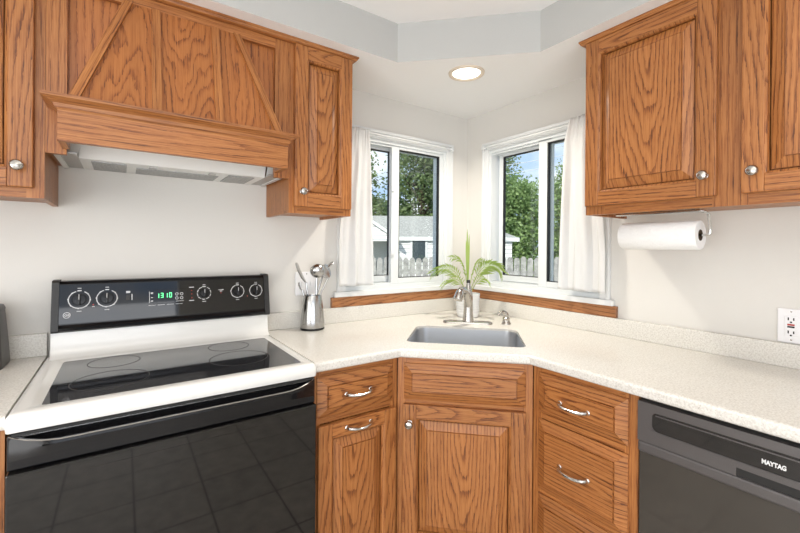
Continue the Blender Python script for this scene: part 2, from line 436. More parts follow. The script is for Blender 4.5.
# ------------------------------------------------------------------ setting
LOWC, HIGHC, ROOM = 2.17, 2.349, 4.4
WIN_S0, WIN_S1, WIN_Z0, WIN_Z1 = 0.196, 0.905, 1.076, 1.922
m = MB(); m.box(ID, -ROOM, 0, -ROOM, 0, -0.1, 0); struct(m.build('floor', TILE))
m = MB(); m.box(ID, -ROOM, 0, -ROOM, 0, HIGHC, HIGHC + 0.12); struct(m.build('ceiling', CEIL))
def corner_wall(F, name):
    m = MB(); t = -0.12
    m.box(F, -0.12 if F is WL else 0.0, WIN_S0, t, 0, 0, HIGHC); m.box(F, WIN_S1, ROOM, t, 0, 0, HIGHC)
    m.box(F, WIN_S0, WIN_S1, t, 0, 0, WIN_Z0); m.box(F, WIN_S0, WIN_S1, t, 0, WIN_Z1, HIGHC)
    return struct(m.build(name, WALL))
corner_wall(WL, 'wall_left'); corner_wall(WR, 'wall_right')
m = MB(); m.box(ID, -ROOM - 0.12, -ROOM, -ROOM, 0.12, 0, HIGHC); struct(m.build('wall_rear', WALL))
m = MB(); m.box(ID, -ROOM, -3.95, -ROOM - 0.12, -ROOM, 0, HIGHC); m.box(ID, -1.25, 0.12, -ROOM - 0.12, -ROOM, 0, HIGHC)
m.box(ID, -3.95, -1.25, -ROOM - 0.12, -ROOM, 2.28, HIGHC); struct(m.build('wall_opposite', WALL))
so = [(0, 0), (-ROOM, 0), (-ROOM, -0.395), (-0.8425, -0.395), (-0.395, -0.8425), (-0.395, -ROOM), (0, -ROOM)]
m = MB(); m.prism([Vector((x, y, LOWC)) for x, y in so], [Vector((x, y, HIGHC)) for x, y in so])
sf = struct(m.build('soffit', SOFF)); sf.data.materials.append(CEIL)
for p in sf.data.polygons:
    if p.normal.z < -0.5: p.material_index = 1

def window(F, name, front_far):
    """sliding window; front_far: the sash nearer the room is the one further from the corner"""
    root = bpy.data.objects.new(name, None); COL.objects.link(root); root.location = F((WIN_S0 + WIN_S1) / 2, 0, WIN_Z0)
    BASE[root] = root.location.copy(); struct(root)
    s0, s1, z0, z1 = WIN_S0, WIN_S1, WIN_Z0, WIN_Z1
    m = MB()   # casing on the wall face
    ci, co = 0.0, 0.049
    m.box(F, s0 - co, s0, 0, 0.016, z0, z1 + co, bevel=0.003); m.box(F, s1, s1 + co, 0, 0.016, z0, z1 + co, bevel=0.003)
    m.box(F, s0, s1, 0, 0.016, z1, z1 + co, bevel=0.003)
    m.box(F, s0 - co, s1 + co, 0.016, 0.024, z1 + co - 0.018, z1 + co, bevel=0.003)
    m.box(F, s0 - co, s0 - co + 0.016, 0.016, 0.022, z0, z1 + co, bevel=0.003); m.box(F, s1 + co - 0.016, s1 + co, 0.016, 0.022, z0, z1 + co, bevel=0.003)
    m.build('casing', CASING, root)
    m = MB()   # stool
    m.box(F, 0.092, 0.975, 0, 0.030, 1.049, 1.077, bevel=0.004); m.build('window_stool', CASING, root)
    m = MB()   # vinyl frame lining the opening, with track ribs
    fr = 0.016
    m.box(F, s0, s0 + fr, -0.10, 0.004, z0 + 0.022, z1 - fr); m.box(F, s1 - fr, s1, -0.10, 0.004, z0 + 0.022, z1 - fr)
    m.box(F, s0, s1, -0.10, 0.004, z1 - fr, z1); m.box(F, s0, s1, -0.10, 0.004, z0, z0 + 0.022)
    for b in (-0.012, -0.048, -0.085):
        m.box(F, s0 + fr, s1 - fr, b - 0.004, b + 0.004, z0 + 0.022, z0 + 0.034)
        m.box(F, s0 + fr, s1 - fr, b - 0.004, b + 0.004, z1 - fr - 0.012, z1 - fr)
    m.build('window_frame', VINYL, root)
    def sash(a0, a1, b0, b1, c0, c1, wl, wr, wb, wt, nm):
        m = MB()
        m.box(F, a0, a0 + wl, b0, b1, c0, c1, bevel=0.002); m.box(F, a1 - wr, a1, b0, b1, c0, c1, bevel=0.002)
        m.box(F, a0 + wl, a1 - wr, b0, b1, c0, c0 + wb, bevel=0.002); m.box(F, a0 + wl, a1 - wr, b0, b1, c1 - wt, c1, bevel=0.002)
        o = m.build('sash', VINYL, root)
        g0, g1, h0, h1 = a0 + wl, a1 - wr, c0 + wb, c1 - wt
        k = 0.0055
        m = MB(); y0, y1 = b0 + 0.004, b1 - 0.004
        m.box(F, g0, g0 + k, y0, y1, h0, h1); m.box(F, g1 - k, g1, y0, y1, h0, h1)
        m.box(F, g0 + k, g1 - k, y0, y1, h0, h0 + k * 0.7); m.box(F, g0 + k, g1 - k, y0, y1, h1 - k, h1)
        m.build('gasket', GASKET, o)
        m = MB(); yc = (b0 + b1) / 2
        m.box(F, g0 + k, g1 - k, yc - 0.002, yc + 0.002, h0 + k * 0.7, h1 - k); m.build('glass_pane', GLASS, o)
        return o
    if not front_far:
        fs = sash(0.204, 0.602, -0.034, -0.006, 1.104, 1.932 - 0.020, 0.034, 0.052, 0.030, 0.022, 'front')
        sash(0.548, 0.893, -0.076, -0.050, 1.112, 1.905, 0.036, 0.030, 0.036, 0.024, 'back')
        ms = 0.596
    else:
        fs = sash(0.549, 0.893, -0.034, -0.006, 1.104, 1.912, 0.052, 0.034, 0.030, 0.022, 'front')
        sash(0.228, 0.600, -0.076, -0.050, 1.112, 1.905, 0.030, 0.036, 0.036, 0.024, 'back')
        ms = 0.56
    m = MB()
    for z in ((1.67, 1.30) if not front_far else (1.917,)):
        hh = 0.03 if not front_far else 0.011
        m = MB(); m.box(F, ms - 0.010, ms + (0.014 if not front_far else 0.07), -0.006, 0.006, z - hh, z + hh, bevel=0.002); m.build('latch', VINYL, fs)
    # oak apron strip under the stool
    return root
window(WL, 'window_1', False); window(WR, 'window_2', True)
def oak_strip(F, name, a0):
    m = MB(); m.box(F, a0, 0.987, 0.0005, 0.021, 0.9955, 1.0485, axis=0, bevel=0.002); return struct(m.build(name, OAK_SILL))
oak_strip(WL, 'trim_1', 0.0005); oak_strip(WR, 'trim_2', 0.0215)

# ------------------------------------------------------------------ cabinet pieces
def door_front(F, a0, a1, c0, c1, b, parent, sw=0.056, th=0.02, name='door', cathedral=True):
    m = MB()
    m.box(F, a0, a0 + sw, b, b + th, c0, c1, 2, False, 0.003); m.box(F, a1 - sw, a1, b, b + th, c0, c1, 2, False, 0.003)
    m.box(F, a0 + sw, a1 - sw, b, b + th - 0.0004, c0, c0 + sw, 0, False, 0.0015); m.box(F, a0 + sw, a1 - sw, b, b + th - 0.0004, c1 - sw, c1, 0, True, 0.0015)
    # ogee on the inside of the frame
    q = sw - 0.001
    m.rings(F, [(a0 + q + k, a1 - q - k, c0 + q + k, c1 - q - k, b + h) for k, h in ((0, th - 0.001), (0.002, th - 0.003), (0.006, th - 0.006), (0.009, th - 0.012), (0.0095, 0.0005))], False)
    d = m.build(name, OAK, parent)
    m = MB()
    i = sw + 0.0115; j = i + 0.030
    m.rings(F, [(a0 + k, a1 - k, c0 + k, c1 - k, b + h) for k, h in ((i, 0.0005), (i, 0.0035), (j, 0.0165), (j + .0004, 0.0140), (j + .0022, 0.0140), (j + .003, 0.0195))], True, 2, cathedral)
    m.build('panel', OAK, d)
    return d
def slab_front(F, a0, a1, c0, c1, b, parent, name='drawer', i=0.036):
    m = MB()
    m.rings(F, [(a0 + k, a1 - k, c0 + k, c1 - k, b + h) for k, h in ((0.0, 0.0), (0.0, 0.0035), (0.0015, 0.005), (i - 0.003, 0.0185), (i - 0.0022, 0.0155), (i, 0.0155), (i + 0.0008, 0.0225))], True, 0, True)
    return m.build(name, OAK, parent)
def pull(F, a, c, b, parent, w=0.102):
    m = MB()
    pts = bez([F(a - w / 2, b, c), F(a - w / 2 + 0.004, b + 0.03, c), F(a - w * 0.2, b + 0.033, c - 0.006), F(a + w * 0.2, b + 0.033, c - 0.006), F(a + w / 2 - 0.004, b + 0.03, c), F(a + w / 2, b, c)], 18)
    m.tube(pts, [0.0058 - 0.001 * math.cos(abs(i - 9) / 9 * PI) for i in range(19)], 10)
    for s in (-1, 1):
        m.lathe(F(a + s * w / 2, b - 0.001, c), [(0.0085, 0), (0.0085, 0.003), (0.006, 0.006)], 14, F.e[1])
    return m.build('handle', CHROME, parent, True)
def knob(F, a, c, b, parent):
    m = MB()
    m.lathe(F(a, b - 0.001, c), [(0.011, 0), (0.0105, 0.003), (0.006, 0.005), (0.0055, 0.014), (0.010, 0.018), (0.0155, 0.022), (0.0160, 0.026), (0.013, 0.030), (0.012, 0.029), (0.007, 0.031), (0.0, 0.0325)], 24, F.e[1])
    return m.build('knob', NICKEL, parent, True, angle=50)

# -------- upper cabinets, left wall
UB, UT, UF = 1.4515, 2.150, 0.3115      # bottom, top, face
def upper_body(F, a0, a1, root, stiles, z0=UB, z1=UT):
    m = MB()
    m.box(F, a0, a1, 0.0015, UF - 0.019, z0 + 0.012, z1, 2, True)
    m.box(F, a0, a0 + 0.016, 0.0015, UF - 0.019, z0, z0 + 0.012); m.box(F, a1 - 0.016, a1, 0.0015, UF - 0.019, z0, z0 + 0.012)
    m.build('carcass', OAK, root)
    m = MB()
    for s0, s1 in stiles: m.box(F, s0, s1, UF - 0.019, UF, z0, z1)
    for (x0, x1) in zip(stiles[:-1], stiles[1:]):
        m.box(F, x0[1], x1[0], UF - 0.019, UF - 0.0004, z0, z0 + 0.035, 0); m.box(F, x0[1], x1[0], UF - 0.019, UF - 0.0004, z1 - 0.035, z1, 0)
    m.build('face_frame', OAK_STRAIGHT, root)
DB, DT = 1.480, 2.1485
c = thing('upper_cabinet', 'oak wall cabinet at left edge, left of the wooden range hood', 'cabinet', WL(2.33, 0, UB))
upper_body(WL, 2.0745, 2.60, c, [(2.0745, 2.115), (2.56, 2.60)])
d = door_front(WL, 2.098, 2.58, DB, DT, UF, c); knob(WL, 2.130, 1.540, UF + 0.02, d)
c = thing('upper_cabinet', 'narrow single-door oak wall cabinet between wooden range hood and left window', 'cabinet', WL(1.18, 0, UB))
upper_body(WL, 1.0354, 1.3220, c, [(1.0354, 1.072), (1.285, 1.3220)])
d = door_front(WL, 1.041, 1.303, DB, DT, UF, c, 0.054); knob(WL, 1.272, 1.541, UF + 0.02, d)
# -------- upper cabinet, right wall
c = thing('upper_cabinet', 'wide two-door oak wall cabinet above the paper towel roll and dishwasher', 'cabinet', WR(1.48, 0, UB))
upper_body(WR, 1.0067, 1.950, c, [(1.0067, 1.085), (1.435, 1.527), (1.878, 1.95)])
d = door_front(WR, 1.012, 1.450, DB + 0.006, DT, UF, c, 0.054); knob(WR, 1.420, 1.553, UF + 0.02, d)
d = door_front(WR, 1.512, 1.944, DB + 0.006, DT, UF, c, 0.054); knob(WR, 1.543, 1.549, UF + 0.02, d)
# -------- crown strips
def crown(F, a_end, a_far, label):
    m = MB()
    rr = []
    for e, z in ((0.001, 2.1505), (0.012, 2.1508), (0.018, 2.154), (0.021, 2.160), (0.024, 2.163), (0.024, 2.1692)):
        rr.append([F(a_end - e, 0.0015, z), F(a_far, 0.0015, z), F(a_far, UF + e, z), F(a_end - e, UF + e, z)])
    m.loft(rr, True, True, True, F, 0)
    o = m.build('crown_molding', OAK_STRAIGHT); return tag(top(o, F((a_end + a_far) / 2, 0.15, 2.1505)), label, 'molding')
crown(WL, 1.0354, 2.60, 'long oak crown molding along top of left wall cabinets and range hood')
crown(WR, 1.0067, 1.95, 'oak crown molding along top of the right wall cabinet')

# -------- wooden range hood surround
h = thing('range_hood_surround', 'oak mantel range hood with sloped panelled canopy above the stove', 'range hood', WL(1.698, 0, 1.592))
m = MB()
A0, A1 = 1.3228, 2.0737
m.box(WL, 1.3228, 1.381, UF - 0.019, UF, 1.592, UT); m.box(WL, 2.024, A1, UF - 0.019, UF, 1.592, UT)
m.box(WL, 1.381, 2.024, UF - 0.019, UF, 2.112, UT, 0)
m.build('face_frame', OAK_STRAIGHT, h)
m = MB(); m.box(WL, 1.381, 2.024, UF - 0.034, UF - 0.020, 1.66, 2.149, 2, True); m.build('back_panel', OAK_PLY, h)
m = MB(); m.box(WL, A0, A0 + 0.012, 0.0015, UF - 0.020, 1.603, UT); m.build('side_panel', OAK, h)
m = MB(); m.box(WL, A1 - 0.012, A1, 0.0015, UF - 0.020, 1.603, UT); m.build('side_panel', OAK, h)
# canopy
zt, zb, ot, obm = 2.118, 1.738, UF + 0.002, 0.424
cx, ht, hb = 1.700, 0.182, 0.312
def can(a, z, off=0.0):        # point on the sloped canopy
    t = (zt - z) / (zt - zb); return WL(a, ot + (obm - ot) * t + off, z)
bi = UF - 0.018
m = MB()
v = [1.779, 1.806, 1.595, 1.617]
segs = [(cx - ht, cx - hb, 1.606, 1.606), (1.606, 1.606, 1.792, 1.792), (1.792, 1.792, cx + ht, cx + hb)]
for t0, b0, t1, b1 in segs:
    m.hexa([WL(b0, bi, zb), WL(b1, bi, zb), can(b1, zb), can(b0, zb), WL(t0, bi, zt), WL(t1, bi, zt), can(t1, zt), can(t0, zt)], WL, 2, True)
m.build('canopy', OAK_PLY, h)
def batten(t0, t1, b0, b1):
    m = MB(); k = 0.011
    p = [can(b0, zb, 0.0003), can(b1, zb, 0.0003), can(b1, zb, k), can(b0, zb, k), can(t0, zt, 0.0003), can(t1, zt, 0.0003), can(t1, zt, k), can(t0, zt, k)]
    along = (p[4] - p[0]).normalized(); out = (p[3] - p[0]).normalized()
    m.hexa(p, Frame((0, 0, 0), along.cross(out), out, along), 2, False)
    m.build('batten', OAK_STRAIGHT, h)
batten(cx + ht - 0.024, cx + ht, cx + hb - 0.026, cx + hb); batten(cx - ht, cx - ht + 0.024, cx - hb, cx - hb + 0.026)
batten(1.779, 1.805, 1.779, 1.805); batten(1.594, 1.618, 1.594, 1.618)
m = MB()
lv = []
for e, z in ((0.001, 1.698), (0.006, 1.704), (0.010, 1.714), (0.022, 1.722), (0.030, 1.726), (0.035, 1.728), (0.035, 1.738)):
    lv.append([WL(1.367 - e, UF + 0.0005, z), WL(2.034 + e, UF + 0.0005, z), WL(2.034 + e, 0.430 + e * 0.7, z), WL(1.367 - e, 0.430 + e * 0.7, z)])
m.loft(lv, True, True, True, WL, 0); m.build('mantel_shelf', OAK_STRAIGHT, h)
m = MB()
m.box(WL, 1.367, 2.034, 0.411, 0.430, 1.609, 1.698, 0, True); m.box(WL, 1.367, 1.386, UF + 0.0005, 0.411, 1.609, 1.698, 1); m.box(WL, 2.015, 2.034, UF + 0.0005, 0.411, 1.609, 1.698, 1)
m.build('apron', OAK_STRAIGHT, h)
# metal hood insert
hi = thing('range_hood_insert', 'white metal vent hood with grey filter tucked under the oak mantel', 'vent hood', WL(1.698, 0.15, 1.595))
m = MB()
m.prism([WL(1.395, 0.0015, 1.600), WL(1.395, 0.225, 1.600), WL(1.395, 0.262, 1.69), WL(1.395, 0.0015, 1.69)], [WL(2.001, 0.0015, 1.600), WL(2.001, 0.225, 1.600), WL(2.001, 0.262, 1.69), WL(2.001, 0.0015, 1.69)])
m.build('hood_body', HOOD_WHITE, hi)
m = MB()
for x0, x1 in ((1.336, 1.394), (2.002, 2.0605)):
    m = MB(); m.box(WL, x0, x1, 0.0015, UF - 0.021, 1.6005, 1.606); m.build('side_flange', HOOD_GREY, hi)
m = MB()
for x0, x1 in ((1.337, 1.352), (2.044, 2.0595)):
    m = MB(); m.box(WL, x0, x1, 0.0015, UF - 0.021, 1.5955, 1.600); m.build('trim_plate', HOOD_WHITE, hi)
for x0, x1 in ((1.3645, 1.393), (2.003, 2.0315)):
    m = MB(); m.hexa([WL(x0, 0.24, 1.6065), WL(x1, 0.24, 1.6065), WL(x1, 0.245, 1.6065), WL(x0, 0.245, 1.6065), WL(x0 - 0.01, 0.27, 1.66), WL(x1, 0.27, 1.66), WL(x1, 0.275, 1.66), WL(x0 - 0.01, 0.275, 1.66)]); m.build('corner_plate', HOOD_WHITE, hi)
for x0, x1 in ((1.43, 1.53), (1.87, 1.97)):
    m = MB(); m.box(WL, x0, x1, 0.02, 0.20, 1.5965, 1.5995); m.build('lamp_cover', FILTER, hi)
m = MB(); m.box(WL, 1.56, 1.84, 0.02, 0.15, 1.5965, 1.5995); m.build('grease_filter', FILTER, hi)
m = MB()
for a in (1.59, 1.79):
    m = MB(); m.box(WL, a - 0.012, a + 0.012, 0.175, 0.205, 1.5945, 1.5995); m.build('rocker_switch', HOOD_GREY, hi)

# ------------------------------------------------------------------ base cabinets
BF = 0.600      # face
def base_body(poly, root, z0=0.10, z1=0.8775):
    m = MB(); m.prism([Vector((x, y, z0)) for x, y in poly], [Vector((x, y, z1)) for x, y in poly], ID, 2); m.build('carcass', OAK, root)
def face_frame(F, stiles, rails, b, root, z0=0.10, z1=0.8775):
    m = MB()
    for s0, s1 in stiles: m.box(F, s0, s1, b - 0.019, b, z0, z1)
    for r0, r1 in rails: m.box(F, stiles[0][1], stiles[-1][0], b - 0.019, b - 0.0004, r0, r1, 0)
    m.build('face_frame', OAK_STRAIGHT, root)
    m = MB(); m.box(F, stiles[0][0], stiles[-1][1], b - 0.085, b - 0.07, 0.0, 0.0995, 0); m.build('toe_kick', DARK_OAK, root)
c = thing('base_cabinet', 'narrow oak base cabinet with one drawer above a pull-out door, right of the stove', 'cabinet', WL(1.15, 0.3, 0))
base_body([(-0.973, -0.03), (-1.331, -0.03), (-1.331, -0.581), (-0.973, -0.581)], c)
face_frame(WL, [(0.973, 1.006), (1.300, 1.331)], [(0.10, 0.14), (0.684, 0.704), (0.850, 0.8775)], BF, c)
d = slab_front(WL, 0.996, 1.317, 0.705, 0.853, BF, c); pull(WL, 1.158, 0.778, BF + 0.0205, d)
d = door_front(WL, 0.990, 1.315, 0.125, 0.681, BF, c, 0.052); pull(WL, 1.155, 0.655, BF + 0.0195, d)
DF = 1.110
c = thing('corner_sink_cabinet', 'diagonal oak corner base cabinet with false drawer front and knobbed door under the sink', 'cabinet', DG(0, 0.9, 0))
pp = [DG(-0.2605, DF - 0.019, 0), DG(0.2605, DF - 0.019, 0)]
base_body([(-0.03, -0.03), (-0.972, -0.03), (-0.972, -0.58), (pp[0].x, pp[0].y), (pp[1].x, pp[1].y), (-0.58, -0.972), (-0.03, -0.972)], c, 0.10, 0.70)
face_frame(DG, [(-0.2605, -0.225), (0.225, 0.2605)], [(0.10, 0.14), (0.684, 0.712), (0.850, 0.8775)], DF, c)
slab_front(DG, -0.234, 0.234, 0.708, 0.852, DF, c, 'false_drawer_front')
d = door_front(DG, -0.236, 0.234, 0.125, 0.692, DF, c, 0.054); knob(DG, -0.208, 0.621, DF + 0.02, d)
c = thing('base_cabinet', 'oak base cabinet with a stack of three drawers, left of the dishwasher', 'cabinet', WR(1.16, 0.3, 0))
base_body([(-0.03, -0.973), (-0.03, -1.345), (-0.581, -1.345), (-0.581, -0.973)], c)
face_frame(WR, [(0.973, 1.010), (1.305, 1.345)], [(0.10, 0.14), (0.400, 0.430), (0.684, 0.704), (0.850, 0.8775)], BF, c)
for z0, z1, zh in ((0.707, 0.854, 0.772), (0.424, 0.682, 0.549), (0.125, 0.408, 0.27)):
    d = slab_front(WR, 0.998, 1.317, z0, z1, BF, c); pull(WR, 1.146, zh, BF + 0.0205, d)
c = thing('base_cabinet', 'oak base cabinet barely showing at bottom left of the stove', 'cabinet', WL(2.4, 0.3, 0))
base_body([(-2.106, -0.03), (-2.66, -0.03), (-2.66, -0.581), (-2.106, -0.581)], c)
face_frame(WL, [(2.106, 2.145), (2.62, 2.66)], [(0.10, 0.14), (0.684, 0.704), (0.850, 0.8775)], BF, c)
slab_front(WL, 2.13, 2.635, 0.705, 0.853, BF, c); door_front(WL, 2.13, 2.635, 0.125, 0.682, BF, c)

# ------------------------------------------------------------------ countertops
CT, CB, CF = 0.914, 0.878, 0.635
def rounded(F, a0, a1, b0, b1, rads, z, n=6):
    """corner order: (a0,b0) (a1,b0) (a1,b1) (a0,b1)"""
    out = []
    cs = [(a0, b0, 1, 1), (a1, b0, -1, 1), (a1, b1, -1, -1), (a0, b1, 1, -1)]
    st = [PI, 1.5 * PI, 0, 0.5 * PI]
    for (a, b, sa, sb), r, t0 in zip(cs, rads, st):
        for k in range(n + 1):
            t = t0 + 0.5 * PI * k / n
            out.append(F(a + sa * r + math.cos(t) * r, b + sb * r + math.sin(t) * r, z))
    return out
def slab(outer, hole, front_edges, name, root, holes_bevel=True):
    bm = bmesh.new(); bm.loops.layers.uv.new('grain')
    def loop(pts):
        vs = [bm.verts.new((p[0], p[1], CT)) for p in pts]
        return [bm.edges.new((vs[i], vs[(i + 1) % len(vs)])) for i in range(len(vs))]
    ed = loop(outer) + (loop(hole) if hole else [])
    r = bmesh.ops.triangle_fill(bm, edges=ed, use_beauty=True)
    fs = [f for f in bm.faces]
    for f in fs:
        f.normal_update()
        if f.normal.z < 0: f.normal_flip()
    ex = bmesh.ops.extrude_face_region(bm, geom=fs)
    vs = [g for g in ex['geom'] if isinstance(g, bmesh.types.BMVert)]
    bmesh.ops.translate(bm, verts=vs, vec=(0, 0, CB - CT))
    bmesh.ops.recalc_face_normals(bm, faces=bm.faces)
    bev = []
    for e in bm.edges:
        z = [v.co.z for v in e.verts]
        if abs(z[0] - z[1]) > 1e-5: continue
        mid = (e.verts[0].co + e.verts[1].co) / 2
        if len(e.link_faces) == 2 and abs(e.link_faces[0].normal.dot(e.link_faces[1].normal)) < 0.5 and front_edges(mid): bev.append(e)
    bmesh.ops.bevel(bm, geom=bev, offset=0.011, segments=4, affect='EDGES', profile=0.5, clamp_overlap=True)
    base = BASE[root]
    bmesh.ops.translate(bm, verts=bm.verts, vec=-base)
    me = bpy.data.meshes.new(name); bm.to_mesh(me); bm.free(); me.materials.append(COUNTER)
    for p in me.polygons: p.use_smooth = True
    me.set_sharp_from_angle(angle=math.radians(40))
    o = bpy.data.objects.new(name, me); COL.objects.link(o); o.parent = root; BASE[o] = base
    return o
ct = thing('countertop', 'long speckled off-white countertop wrapping the corner around the sink', 'countertop', (-0.5, -0.5, CB))
SK = (-0.245, 0.250, 0.655, 1.022)
hole = rounded(DG, *SK, (0.06, 0.06, 0.035, 0.035), CT)
slab([(-1.3360, -0.0015), (-0.0015, -0.0015), (-0.0015, -2.6), (-CF, -2.6), (-CF, -0.980), (-0.980, -CF), (-1.3360, -CF)], hole,
     lambda p: (abs(p.y + CF) < 1e-3 or abs(p.x + CF) < 1e-3 or abs(p.x + p.y + 1.615) < 2e-3), 'slab', ct)
m = MB(); m.box(WL, 0.0225, 1.3360, 0.0015, 0.0215, CT + 0.0002, 0.9945, bevel=0.002); m.build('backsplash', COUNTER, ct)
m = MB(); m.box(WR, 0.0015, 2.6, 0.0015, 0.0215, CT + 0.0002, 0.9945, bevel=0.002); m.build('backsplash', COUNTER, ct)
c2 = thing('countertop', 'short speckled countertop section left of the stove', 'countertop', (-2.4, -0.3, CB))
slab([(-2.7, -0.0015), (-2.1002, -0.0015), (-2.1002, -CF), (-2.7, -CF)], None, lambda p: abs(p.y + CF) < 1e-3, 'slab', c2)
m = MB(); m.box(WL, 2.1002, 2.7, 0.0015, 0.0215, CT + 0.0002, 0.9945, bevel=0.002); m.build('backsplash', COUNTER, c2)

# ------------------------------------------------------------------ sink
sk = thing('sink', 'single-bowl stainless steel sink set in the corner countertop', 'sink', DG(0, 0.84, 0.70))
m = MB()
rr = []
def sring(ins, z, rs): return rounded(DG, SK[0] - ins, SK[1] + ins, SK[2] - ins, SK[3] + ins, [r for r in rs], z)
rb = (0.06, 0.06, 0.035, 0.035)
m.loft([sring(-0.0006, 0.9035, rb), sring(-0.0024, 0.9035, rb), sring(-0.003, 0.896, rb), sring(-0.008, 0.735, rb), sring(-0.016, 0.712, [r + .004 for r in rb]), sring(-0.045, 0.704, rb)], False, True)
m.build('bowl', SINK_STEEL, sk, True, angle=60)
m = MB(); m.lathe(DG(0.0, 0.83, 0.7045), [(0.044, 0), (0.042, 0.003), (0.034, 0.0015), (0.01, 0.0005)], 24); m.build('drain', CHROME, sk, True)

# ------------------------------------------------------------------ faucet and soap dispenser
fc = thing('faucet', 'brushed nickel pull-out faucet on a long base plate behind the sink', 'faucet', DG(0.012, 0.54, CT))
m = MB()
m.loft([rounded(DG, -0.120, 0.142, 0.508, 0.568, (0.029,) * 4, CT + 0.0003, 8), rounded(DG, -0.118, 0.140, 0.510, 0.566, (0.028,) * 4, CT + 0.008, 8), rounded(DG, -0.113, 0.135, 0.515, 0.561, (0.022,) * 4, CT + 0.0105, 8)])
m.build('base_plate', NICKEL, fc, True)
m = MB(); m.lathe(DG(0.014, 0.538, CT + 0.0105), [(0.030, 0), (0.029, 0.006), (0.0265, 0.02), (0.0245, 0.06), (0.0235, 0.10), (0.0235, 0.125), (0.021, 0.15), (0.0165, 0.172), (0.0115, 0.19), (0.0098, 0.203)], 28)
m.build('body', NICKEL, fc, True)
m = MB(); m.lathe(DG(0.014, 0.538, 1.1275), [(0.0098, 0), (0.0095, 0.012), (0.0085, 0.016), (0.0, 0.0165)], 18); m.build('lever', BLACK_SATIN, fc, True)
m = MB()
m.tube(bez([DG(0.016, 0.545, 1.010), DG(0.008, 0.575, 1.075), DG(-0.004, 0.62, 1.112), DG(-0.026, 0.640, 1.092)], 10), [0.0215, 0.0215, 0.0212, 0.021, 0.0205, 0.020, 0.0195, 0.019, 0.019, 0.0185, 0.0185], 18)
m.build('spout', NICKEL, fc, True)
m = MB(); dr_ = (DG(-0.040, 0.662, 1.035) - DG(-0.026, 0.640, 1.086))
m.lathe(DG(-0.026, 0.640, 1.095), [(0.017, 0), (0.0195, 0.004), (0.0215, 0.02), (0.0245, 0.042), (0.0225, 0.050)], 22, dr_); m.build('spray_head', NICKEL, fc, True)
sd = thing('soap_dispenser', 'small brushed nickel soap pump on the counter right of the faucet', 'soap dispenser', DG(0.212, 0.52, CT))
m = MB(); m.lathe(DG(0.212, 0.52, CT + 0.0003), [(0.025, 0), (0.024, 0.007), (0.020, 0.012), (0.0185, 0.022), (0.0205, 0.030), (0.015, 0.035), (0.010, 0.040)], 22); m.build('collar', NICKEL, sd, True)
m = MB(); m.tube(bez([DG(0.212, 0.52, 0.952), DG(0.210, 0.52, 0.970), DG(0.200, 0.53, 0.986), DG(0.183, 0.54, 0.984), DG(0.168, 0.548, 0.962)], 10), [0.014, 0.0155, 0.0145, 0.013, 0.011, 0.0095, 0.0085, 0.0078, 0.007, 0.0065, 0.006], 14)
m.build('pump_spout', NICKEL, sd, True)

# ------------------------------------------------------------------ range
rg = thing('range', 'freestanding electric range with white enamel top and black glass oven door', 'stove', WL(1.718, 0.33, 0))
X0, X1 = 1.3375, 2.0985
m = MB(); m.box(WL, X0 + 0.004, X1 - 0.004, 0.03, 0.622, 0.03, 0.874); m.build('body', BLACK_SATIN, rg)
m = MB(); m.box(WL, X0 + 0.004, X1 - 0.004, 0.622, 0.640, 0.03, 0.165, bevel=0.004); m.build('storage_drawer', BLACK_PLASTIC, rg)
# white top: deck ring with recess, riser to the backguard
G0, G1, H0, H1 = 1.371, 2.042, 0.150, 0.600
m = MB()
def rect(a0, a1, b0, b1, z, r=0.012): return rounded(WL, a0, a1, b0, b1, (r,) * 4, z, 4)
m.loft([rect(X0, X1, 0.03, 0.650, 0.875, .010), rect(X0 - 0.001, X1 + 0.001, 0.03, 0.655, 0.888, .012), rect(X0, X1, 0.03, 0.654, 0.908, .012), rect(X0 + 0.006, X1 - 0.006, 0.036, 0.648, 0.916, .012),
        rect(X0 + 0.014, X1 - 0.014, 0.044, 0.640, 0.9185, .014), rect(G0 - 0.004, G1 + 0.004, H0 - 0.004, H1 + 0.004, 0.9155, .016), rect(G0, G1, H0, H1, 0.9125, .012)], True, False)
m.build('enamel_top', PORCELAIN, rg, True, angle=50)
m = MB(); m.loft([rect(G0, G1, H0, H1, 0.9115, .012), rect(G0, G1, H0, H1, 0.9135, .012)]); m.build('glass_cooktop', COOK, rg)
for (a, b, r) in ((1.905, 0.455, 0.098), (1.535, 0.42, 0.098), (1.90, 0.235, 0.075), (1.53, 0.225, 0.075)):
    m = MB(); m.lathe(WL(a, b, 0.9136), [(r, 0), (r, 0.0003), (r - 0.003, 0.0003), (r - 0.003, 0)], 48, cap0=False, cap1=False); m.build('burner_ring', BLACK_SATIN, rg)
m = MB()   # riser profile swept along the width
prof = [(0.03, 0.918), (0.128, 0.9175), (0.112, 0.921), (0.100, 0.930), (0.094, 0.945), (0.090, 0.97), (0.088, 1.004), (0.03, 1.004)]
m.prism([WL(1.338, b, z) for b, z in prof], [WL(2.083, b, z) for b, z in prof]); m.build('riser', PORCELAIN, rg, True, angle=40)
m = MB()   # backguard
prof = [(0.02, 1.004), (0.095, 1.004), (0.104, 1.010), (0.106, 1.020), (0.098, 1.030), (0.076, 1.172), (0.068, 1.182), (0.02, 1.182)]
m.prism([WL(1.333, b, z) for b, z in prof], [WL(2.082, b, z) for b, z in prof]); m.build('backguard', BLACK_PLASTIC, rg)
def bgp(a, z, off=0.0):   # on the backguard face
    t = (z - 1.030) / (1.172 - 1.030); return WL(a, 0.098 - 0.022 * t + 0.0004 + off, z)
m = MB()
